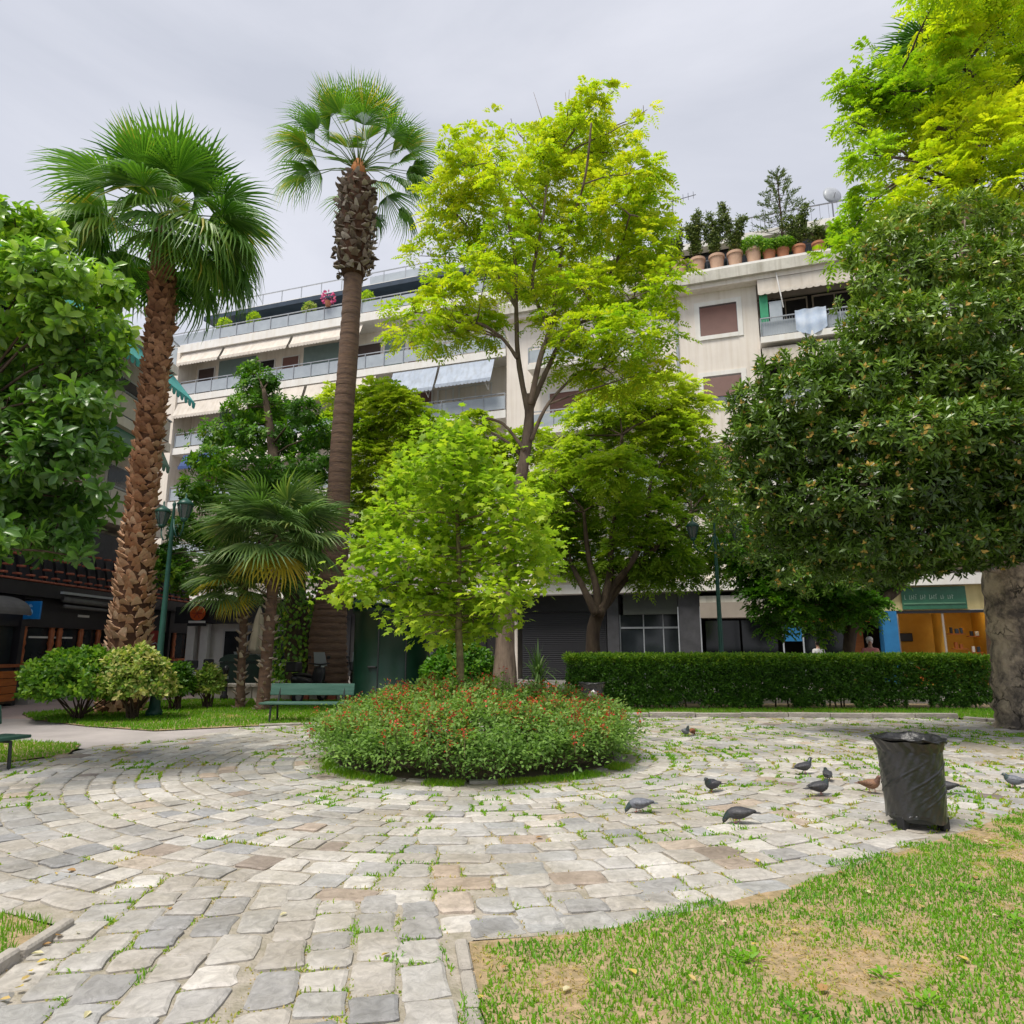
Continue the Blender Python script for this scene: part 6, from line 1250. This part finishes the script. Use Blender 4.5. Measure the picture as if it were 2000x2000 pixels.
for q, (rr, z) in enumerate(((.03,2.85),(.12,2.5),(.20,1.9),(.26,1.45),(.22,1.30),(.10,1.28))):
    for j in range(c2): a = 6.283*j/c2; V.append((rr*(1+.22*math.sin(a*8))*math.cos(a), rr*(1+.22*math.sin(a*8))*math.sin(a), z))
mb.add(V, [(i*c2+j, i*c2+(j+1)%c2, (i+1)*c2+(j+1)%c2, (i+1)*c2+j) for i in range(5) for j in range(c2)]); mb.build('canopy', M('cream_canvas', (.58,.52,.38), (.48,.42,.30), 2, .9), t, True); mb = MB(); mb.lathe([(.26,0),(.26,.07),(.06,.1)],16); mb.build('base', m_conc, t)
t = thing('waste_container', 'dark green waste container behind the thin windmill palm', 'waste container', (A(478,1340,22).x, 22.0, 0)); mb = MB(); mb.yprism([(-.62,.18),(.62,.18),(.68,1.05),(-.68,1.05)], -.4,.4); mb.build('body', m_green, t); mb = MB(); mb.yprism([(-.70,1.06),(.70,1.06),(.66,1.16),(.45,1.28),(-.45,1.28),(-.66,1.16)], -.43,.43); mb.build('lid', m_green, t)
for s in (-.5,.5):
    mb = MB(); mb.lathe([(.09,-.03),(.10,0),(.09,.03)], 14); mb.xf(Matrix.Translation((s,-.3,.10)) @ Matrix.Rotation(R(90),4,'Y')); mb.build('wheel', m_black, t)
# scooters
m_tyre = M('tyre_rubber', (.02,.02,.021), (.015,.015,.016), 6, .8); m_silver = M('silver_paint', (.42,.44,.47), (.36,.38,.41), 3, .25, metal=.5); m_seat = M('black_seat', (.025,.023,.024), None, 4, .5)
def scooter(label, loc, rz, paint):
    t = thing('scooter', label, 'scooter', loc, rz, 'parked scooters')
    for x in (-.62, .62):
        mb = MB(); V = []; n1, n2 = 24, 8
        for i in range(n1):
            a = 6.283*i/n1
            for j in range(n2): b = 6.283*j/n2; rr = .20+.055*math.cos(b); V.append((x+rr*math.cos(a), .055*math.sin(b), .255+rr*math.sin(a)))
        mb.add(V, [(i*n2+j, ((i+1)%n1)*n2+j, ((i+1)%n1)*n2+(j+1)%n2, i*n2+(j+1)%n2) for i in range(n1) for j in range(n2)]); w = mb.build('wheel', m_tyre, t, True)
        mb = MB(); mb.lathe([(.15,-.03),(.16,0),(.15,.03)], 18); mb.xf(Matrix.Translation((x,0,.255)) @ Matrix.Rotation(R(90),4,'X')); mb.build('rim', m_silver, w)
    def ring(x, zc, hw, hh): return [(x, hw*math.cos(6.283*j/12), zc+hh*math.sin(6.283*j/12)) for j in range(12)]
    mb = MB(); mb.loft([ring(-.92,.70,.05,.05),ring(-.80,.66,.14,.13),(ring(-.5,.60,.18,.17)),ring(-.15,.52,.16,.18),ring(0,.36,.14,.08),ring(.25,.33,.15,.05)]); mb.build('body', paint, t, True)
    mb = MB(); mb.loft([[(.22+dx,y,.30) for dx,y in ((0,-.17),(.06,-.12),(.1,0),(.06,.12),(0,.17),(-.03,.1),(-.03,-.1))],[(.36+dx,y,.65) for dx,y in ((0,-.22),(.08,-.14),(.13,0),(.08,.14),(0,.22),(-.04,.12),(-.04,-.12))],[(.44+dx,y,.95) for dx,y in ((0,-.17),(.06,-.1),(.09,0),(.06,.1),(0,.17),(-.03,.1),(-.03,-.1))]]); mb.build('leg_shield', paint, t, True)
    mb = MB(); mb.loft([ring(-.85,.80,.07,.03),ring(-.6,.79,.15,.05),ring(-.2,.74,.14,.06),ring(-.05,.70,.06,.03)]); mb.build('seat', m_seat, t, True)
    mb = MB(); mb.tube([(.62,0,.25),(.50,0,.62),(.42,0,1.0)], .03, 7); mb.tube([(.36,-.33,1.06),(.43,0,1.02),(.36,.33,1.06)], .018, 6); mb.build('handlebar', m_black, t, True)
    mb = MB(); mb.loft([[(.80+.0*y,y,.50) for y in (-.07,0,.07)]+[(.78,0,.47)], [(.62,y,.56) for y in (-.09,0,.09)]+[(.62,0,.53)], [(.42,y,.50) for y in (-.07,0,.07)]+[(.44,0,.47)]]); mb.build('mudguard', paint, t, True)
    mb = MB(); mb.lathe([(.02,.03),(.07,.02),(.085,-.02),(.03,-.05)], 14); mb.xf(Matrix.Translation((.54,0,.93)) @ Matrix.Rotation(R(80),4,'Y')); mb.build('headlight', m_lampglass, t, True)
    mb = MB(); mb.rbox(-1.02,-.72,-.17,.17,.86,1.12,.03); mb.build('top_box', m_black, t); mb = MB(); mb.add([(.46,-.2,.98),(.46,.2,.98),(.34,.17,1.36),(.34,-.17,1.36),(.47,-.2,.98),(.47,.2,.98),(.35,.17,1.36),(.35,-.17,1.36)], [(0,1,2,3),(7,6,5,4),(0,4,5,1),(1,5,6,2),(2,6,7,3),(3,7,4,0)]); mb.build('windscreen', m_panel, t)
    for s in (-1,1): mb = MB(); mb.tube([(.37,s*.25,1.06),(.36,s*.30,1.2)], .008, 5); mb.rbox(.34,.37,s*.30-.05,s*.30+.05,1.18,1.26,.008); mb.build('mirror', m_black, t)
    return t
s1 = scooter('white and black scooter parked at the left behind the low wall', (A(432,1330,21.6).x, 21.6, 0), R(35), m_white)
s2 = scooter('dark scooter parked behind the bench beside the ivy trunk', (A(607,1340,19.2).x, 19.2, 0), R(75), m_black)
dup(s2, (A(697,1330,20.2).x, 20.2, 0), R(100), 'dark scooter parked right of the ringed palm trunk'); dup(s1, (A(462,1310,23.2).x, 23.2, 0), R(20), 'white scooter half hidden by the thin windmill palm')
dup(s2, (A(835,1330,19.6).x, 19.6, 0), R(80), 'dark scooter parked right of the green kiosk')
# stone edge under the ringed palm
t = thing('tree_pit', 'low brick and stone kerbed bed at the foot of the ringed palm', 'planter', (A(640,1350,21).x, 21, 0))
for i in range(8): mb = MB(); mb.rbox(-1.05+.26*i, -.81+.26*i, -.95, -.72, -.05, .30+U(-.02,.02), .012); mb.build('brick', m_rtile if i % 3 else m_kerb, t)
MB().box(-1.0,1.0,-.71,.8,-.05,.25).build('soil', m_soil, t)
# ---------------------------------------------------------------- pigeons
def pig_mats(nm, body, wing, neck): return (M(nm+'_body', body, tuple(x*.7 for x in body), 30, .6), M(nm+'_wing', wing, tuple(x*.35 for x in wing), 34, .6), M(nm+'_neck', neck, tuple(x*.6 for x in neck), 40, .35, coat=.2))
PM = {'dark': pig_mats('dark', (.05,.05,.058), (.10,.098,.105), (.03,.045,.045)), 'blue': pig_mats('blue_grey', (.16,.17,.20), (.21,.22,.25), (.05,.08,.08)), 'brown': pig_mats('brown', (.26,.14,.085), (.28,.15,.095), (.16,.085,.06)), 'red': pig_mats('rust', (.24,.085,.04), (.26,.11,.05), (.15,.05,.03))}
m_beak = M('beak', (.06,.055,.05), None, 4, .5); m_pfoot = M('pigeon_foot', (.38,.11,.09), None, 4, .6); m_eye = M('orange_eye', (.45,.12,.02), None, 4, .3)
def pigeon(label, loc, rz, kind, pose='stand', s=1.):
    bm_, wm_, nm_ = PM[kind]; t = thing('pigeon', label, 'pigeon', loc, rz, 'pigeons on the stone paving'); s *= .82; t.scale = (s,s,s)
    sp_ = {'stand': [(-.150,.108,.012,.010),(-.125,.112,.030,.020),(-.085,.118,.046,.036),(-.04,.122,.056,.050),(.01,.124,.058,.056),(.055,.136,.050,.050),(.083,.158,.036,.038),(.098,.185,.026,.027),(.108,.208,.0235,.024),(.122,.222,.022,.022),(.138,.220,.016,.016),(.147,.217,.006,.006)],
           'peck': [(-.150,.128,.012,.010),(-.125,.126,.030,.020),(-.085,.124,.046,.036),(-.04,.120,.056,.050),(.01,.114,.058,.055),(.055,.106,.050,.048),(.088,.095,.036,.036),(.110,.078,.027,.026),(.124,.058,.0235,.023),(.136,.042,.021,.021),(.144,.027,.015,.015),(.147,.018,.006,.006)],
           'hunch': [(-.150,.105,.012,.010),(-.125,.108,.030,.020),(-.085,.115,.048,.038),(-.04,.118,.060,.054),(.01,.118,.062,.060),(.05,.126,.054,.054),(.074,.142,.041,.042),(.086,.160,.031,.032),(.097,.174,.026,.025),(.112,.180,.022,.021),(.126,.176,.015,.015),(.134,.172,.006,.006)]}[pose]
    sp_ = [(x, z-.022-(.006 if i < 5 else 0), hw*1.12, hh*1.10) for i, (x, z, hw, hh) in enumerate(sp_)]
    rings = []; k = len(sp_)
    for i, (x, z, hw, hh) in enumerate(sp_):
        a = sp_[max(i-1,0)]; b = sp_[min(i+1,k-1)]; d = Vector((b[0]-a[0],0,b[1]-a[1])).normalized(); u = Vector((-d.z,0,d.x))
        rings.append([Vector((x,0,z)) + Vector((0,1,0))*hw*math.cos(6.283*j/14) + u*hh*math.sin(6.283*j/14) for j in range(14)])
    mb = MB(); mb.loft(rings); 
    for q, f in enumerate(mb.f):
        if q//14 >= 6 and q < 14*(k-1): mb.m[q] = 1
    mb.m[-1] = 1; mb.build('body', [bm_, nm_], t, True)
    x, z, hw, hh = sp_[-3]; e = sp_[-1]; dz = Vector((e[0]-sp_[-4][0], 0, e[1]-sp_[-4][1])).normalized()
    bk = MB(); p = Vector((e[0],0,e[1])); bk.tube([p-dz*.004, p+dz*.010, p+dz*.024+Vector((0,0,-.004))], [.006,.0045,.001], 6); bk.build('beak', m_beak, t)
    for sd_ in (-1, 1):
        pt = Vector((x-.004, sd_*hw*.93, z+.004)); ee = MB(); ee.lathe([(.001,-.004),(.0035,-.002),(.0035,.002),(.001,.004)], 8, pt); ee.build('eye', m_eye, t)
        lift = .006 if pose != 'peck' else .012; wv = []
        prof = [(.062,.012),(.030,.040),(-.02,.048),(-.07,.040),(-.12,.024),(-.172,.006)]
        for i, (xx, h) in enumerate(prof):
            hwv = np.interp(-xx, [-c[0] for c in sp_[::-1]][::-1] if False else [-.1,-.05,0,.05,.1,.15,.18], [.030,.052,.059,.056,.045,.022,.010]); zc = (.109 if pose != 'peck' else .100) + (xx*.06 if pose != 'peck' else -xx*.06)
            wv.append([(xx, sd_*(hwv+.006), zc+h*.65), (xx, sd_*(hwv+.012), zc), (xx, sd_*(hwv+.004), zc-h*.75), (xx, sd_*(hwv-.012), zc)])
        w = MB(); w.loft(wv); w.build('wing', wm_, t, True)
        lg = MB(); lx = .005+.022*sd_; lg.tube([(lx,sd_*.024,.06),(lx+.004,sd_*.024,.025),(lx+.002,sd_*.024,.005)], [.007,.004,.0035], 6)
        for a in (-.5, 0, .5): lg.tube([(lx,sd_*.024,.006),(lx+.026*math.cos(a),sd_*.024+.026*math.sin(a),.003)], [.003,.0015], 5)
        lg.tube([(lx,sd_*.024,.006),(lx-.015,sd_*.024,.003)], [.003,.0015], 5); lg.build('leg', m_pfoot, t)
    tz = sp_[1][1]; tl = MB(); tl.loft([[(-.105,-.024,tz+.006),(-.105,.024,tz+.006),(-.105,.024,tz-.008),(-.105,-.024,tz-.008)], [(-.215,-.030,tz-.004),(-.215,.030,tz-.004),(-.215,.030,tz-.009),(-.215,-.030,tz-.009)]]); tl.build('tail', wm_, t); return t
pg = [(1248,1590,175,'blue','peck','pale blue-grey pigeon pecking, leftmost of the near pigeons',1.0),(1443,1611,172,'dark','peck','big dark pigeon with long tail pecking nearest the camera',1.06),(1391,1550,215,'dark','hunch','hunched dark pigeon facing away between two grey ones',1.),
      (1572,1514,18,'dark','stand','upright black pigeon facing right at the back of the group',1.),(1603,1556,12,'dark','hunch','black pigeon facing right just below the round one',1.04),(1617,1527,80,'dark','hunch','round dark pigeon seen from behind, close to the bin side group',.85),
      (1703,1551,-60,'brown','stand','brown pigeon standing just left of the large bin',1.),(1846,1553,165,'dark','peck','dark pigeon half hidden behind the large bin',1.),(1982,1541,160,'blue','hunch','grey pigeon near the right edge of the photo',.95),
      (1340,1440,-80,'blue','stand','grey pigeon facing us far back beside a rusty one',1.),(1353,1438,60,'red','peck','rusty red pigeon far back beside a grey one',.95)]
for px, py, rz, kd, ps, lb_, s in pg:
    g = G(px, py); pigeon(lb_, (g.x, g.y, .022), R(rz), kd, ps, s)
# ---------------------------------------------------------------- people behind the hedge
m_skin = M('skin', (.46,.27,.19), (.40,.23,.16), 6, .55); m_trous = M('dark_trousers', (.04,.04,.05), (.03,.03,.035), 6, .85)
def skinned(name, verts, edges, radii, mat, parent, root=0, sub=2):
    me = bpy.data.meshes.new(name); me.from_pydata(verts, edges, []); me.materials.append(mat); o = link(name, me, parent)
    o.modifiers.new('skin', 'SKIN'); 
    if not me.skin_vertices: me.attributes
    for i, r in enumerate(radii): sv = me.skin_vertices[0].data[i]; sv.radius = (r, r) if not isinstance(r, tuple) else r; sv.use_root = (i == root)
    s = o.modifiers.new('sub', 'SUBSURF'); s.levels = sub; s.render_levels = sub
    dg = bpy.context.evaluated_depsgraph_get(); ev = bpy.data.meshes.new_from_object(o.evaluated_get(dg)); o.modifiers.clear(); o.data = ev
    ev.materials.clear(); ev.materials.append(mat); ev.polygons.foreach_set('use_smooth', [True]*len(ev.polygons)); ev.update(); return o
def person(label, loc, rz, top, hair, k=1.0, cap=None):
    t = thing('person', label, 'person', loc, rz); t.scale = (k,k,k)
    v = [(0,0,.92),(0,0,1.12),(0,.0,1.36),(0,.0,1.47),(0,.01,1.55),(0,.012,1.64),(0,.01,1.71)]; r = [(.15,.11),(.13,.10),(.17,.11),(.055,.055),(.062,.07),(.078,.09),(.05,.06)]; e = [(0,1),(1,2),(2,3),(3,4),(4,5),(5,6)]
    for s in (-1, 1):
        b = len(v); v += [(s*.10,0,.84),(s*.11,.02,.48),(s*.11,-.02,.09),(s*.12,.12,.03)]; r += [.09,.062,.042,.036]; e += [(0,b),(b,b+1),(b+1,b+2),(b+2,b+3)]
        b = len(v); v += [(s*.19,0,1.38),(s*.25,-.02,1.12),(s*.24,.10,.90),(s*.235,.13,.84)]; r += [.055,.042,.030,(.035,.018)]; e += [(2,b),(b,b+1),(b+1,b+2),(b+2,b+3)]; h = b+3
        for q in range(4):
            c = len(v); x0 = s*(.215+.014*q); v += [(x0,.155,.80),(x0,.15,.765-.008*(q in (1,2)))]; r += [.009,.007]; e += [(h,c),(c,c+1)]
        c = len(v); v += [(s*.205,.17,.83),(s*.20,.18,.80)]; r += [.010,.008]; e += [(h,c),(c,c+1)]
    skinned('body', v, e, r, m_skin, t)
    v2 = [(0,0,.90),(0,0,1.12),(0,0,1.36),(0,0,1.45)]; r2 = [(.168,.13),(.150,.12),(.19,.13),(.07,.07)]; e2 = [(0,1),(1,2),(2,3)]
    for s in (-1, 1): b = len(v2); v2 += [(s*.19,0,1.39),(s*.245,-.015,1.16)]; r2 += [.072,.062]; e2 += [(2,b),(b,b+1)]
    skinned('shirt', v2, e2, r2, top, t, 1)
    v3 = [(0,0,.92)]; r3 = [(.165,.125)]; e3 = []
    for s in (-1, 1): b = len(v3); v3 += [(s*.10,0,.82),(s*.11,.02,.48),(s*.11,-.01,.10)]; r3 += [.105,.078,.062]; e3 += [(0,b),(b,b+1),(b+1,b+2)]
    skinned('trousers', v3, e3, r3, m_trous, t)
    mb = MB(); mb.lathe([(.02,.13),(.06,.115),(.088,.06),(.094,.0),(.085,-.06),(.05,-.09)], 16, (0,-.012,1.66)); mb.build('hair', hair, t, True)
    mb = MB(); mb.tube([(0,.082,1.665),(0,.112,1.64),(0,.085,1.63)], [.010,.014,.008], 6); mb.build('nose', m_skin, t, True)
    for s in (-1,1): mb = MB(); mb.lathe([(.002,-.006),(.009,0),(.002,.006)], 8, (s*.032,.080,1.675)); mb.build('eye', m_black, t); mb = MB(); mb.lathe([(.004,-.03),(.014,0),(.004,.03)], 8, (s*.085,.0,1.655)); mb.build('ear', m_skin, t)
    mb = MB(); mb.box(-.025,.025,.078,.086,1.603,1.612); mb.build('mouth', m_redp, t)
    if cap: mb = MB(); mb.lathe([(.105,-.01),(.102,.05),(.07,.10),(.02,.115)], 16, (0,-.005,1.69)); mb.build('cap', cap, t, True)
    return t
m_pinkshirt = M('pink_shirt', (.55,.22,.20), (.45,.16,.15), 5, .85); m_whiteshirt = M('white_shirt', (.66,.65,.64), (.56,.55,.54), 5, .85); m_hair = M('dark_hair', (.03,.022,.018), None, 9, .6)
person('person in a pink top and white cap behind the hedge by the blue pillar', (A(1702,1290,22.5).x, 22.5, 0), R(160), m_pinkshirt, m_white, 1.02, m_white)
person('person with dark hair in a white shirt just above the hedge', (A(1600,1290,24.5).x, 24.5, 0), R(20), m_whiteshirt, m_hair, 1.0)
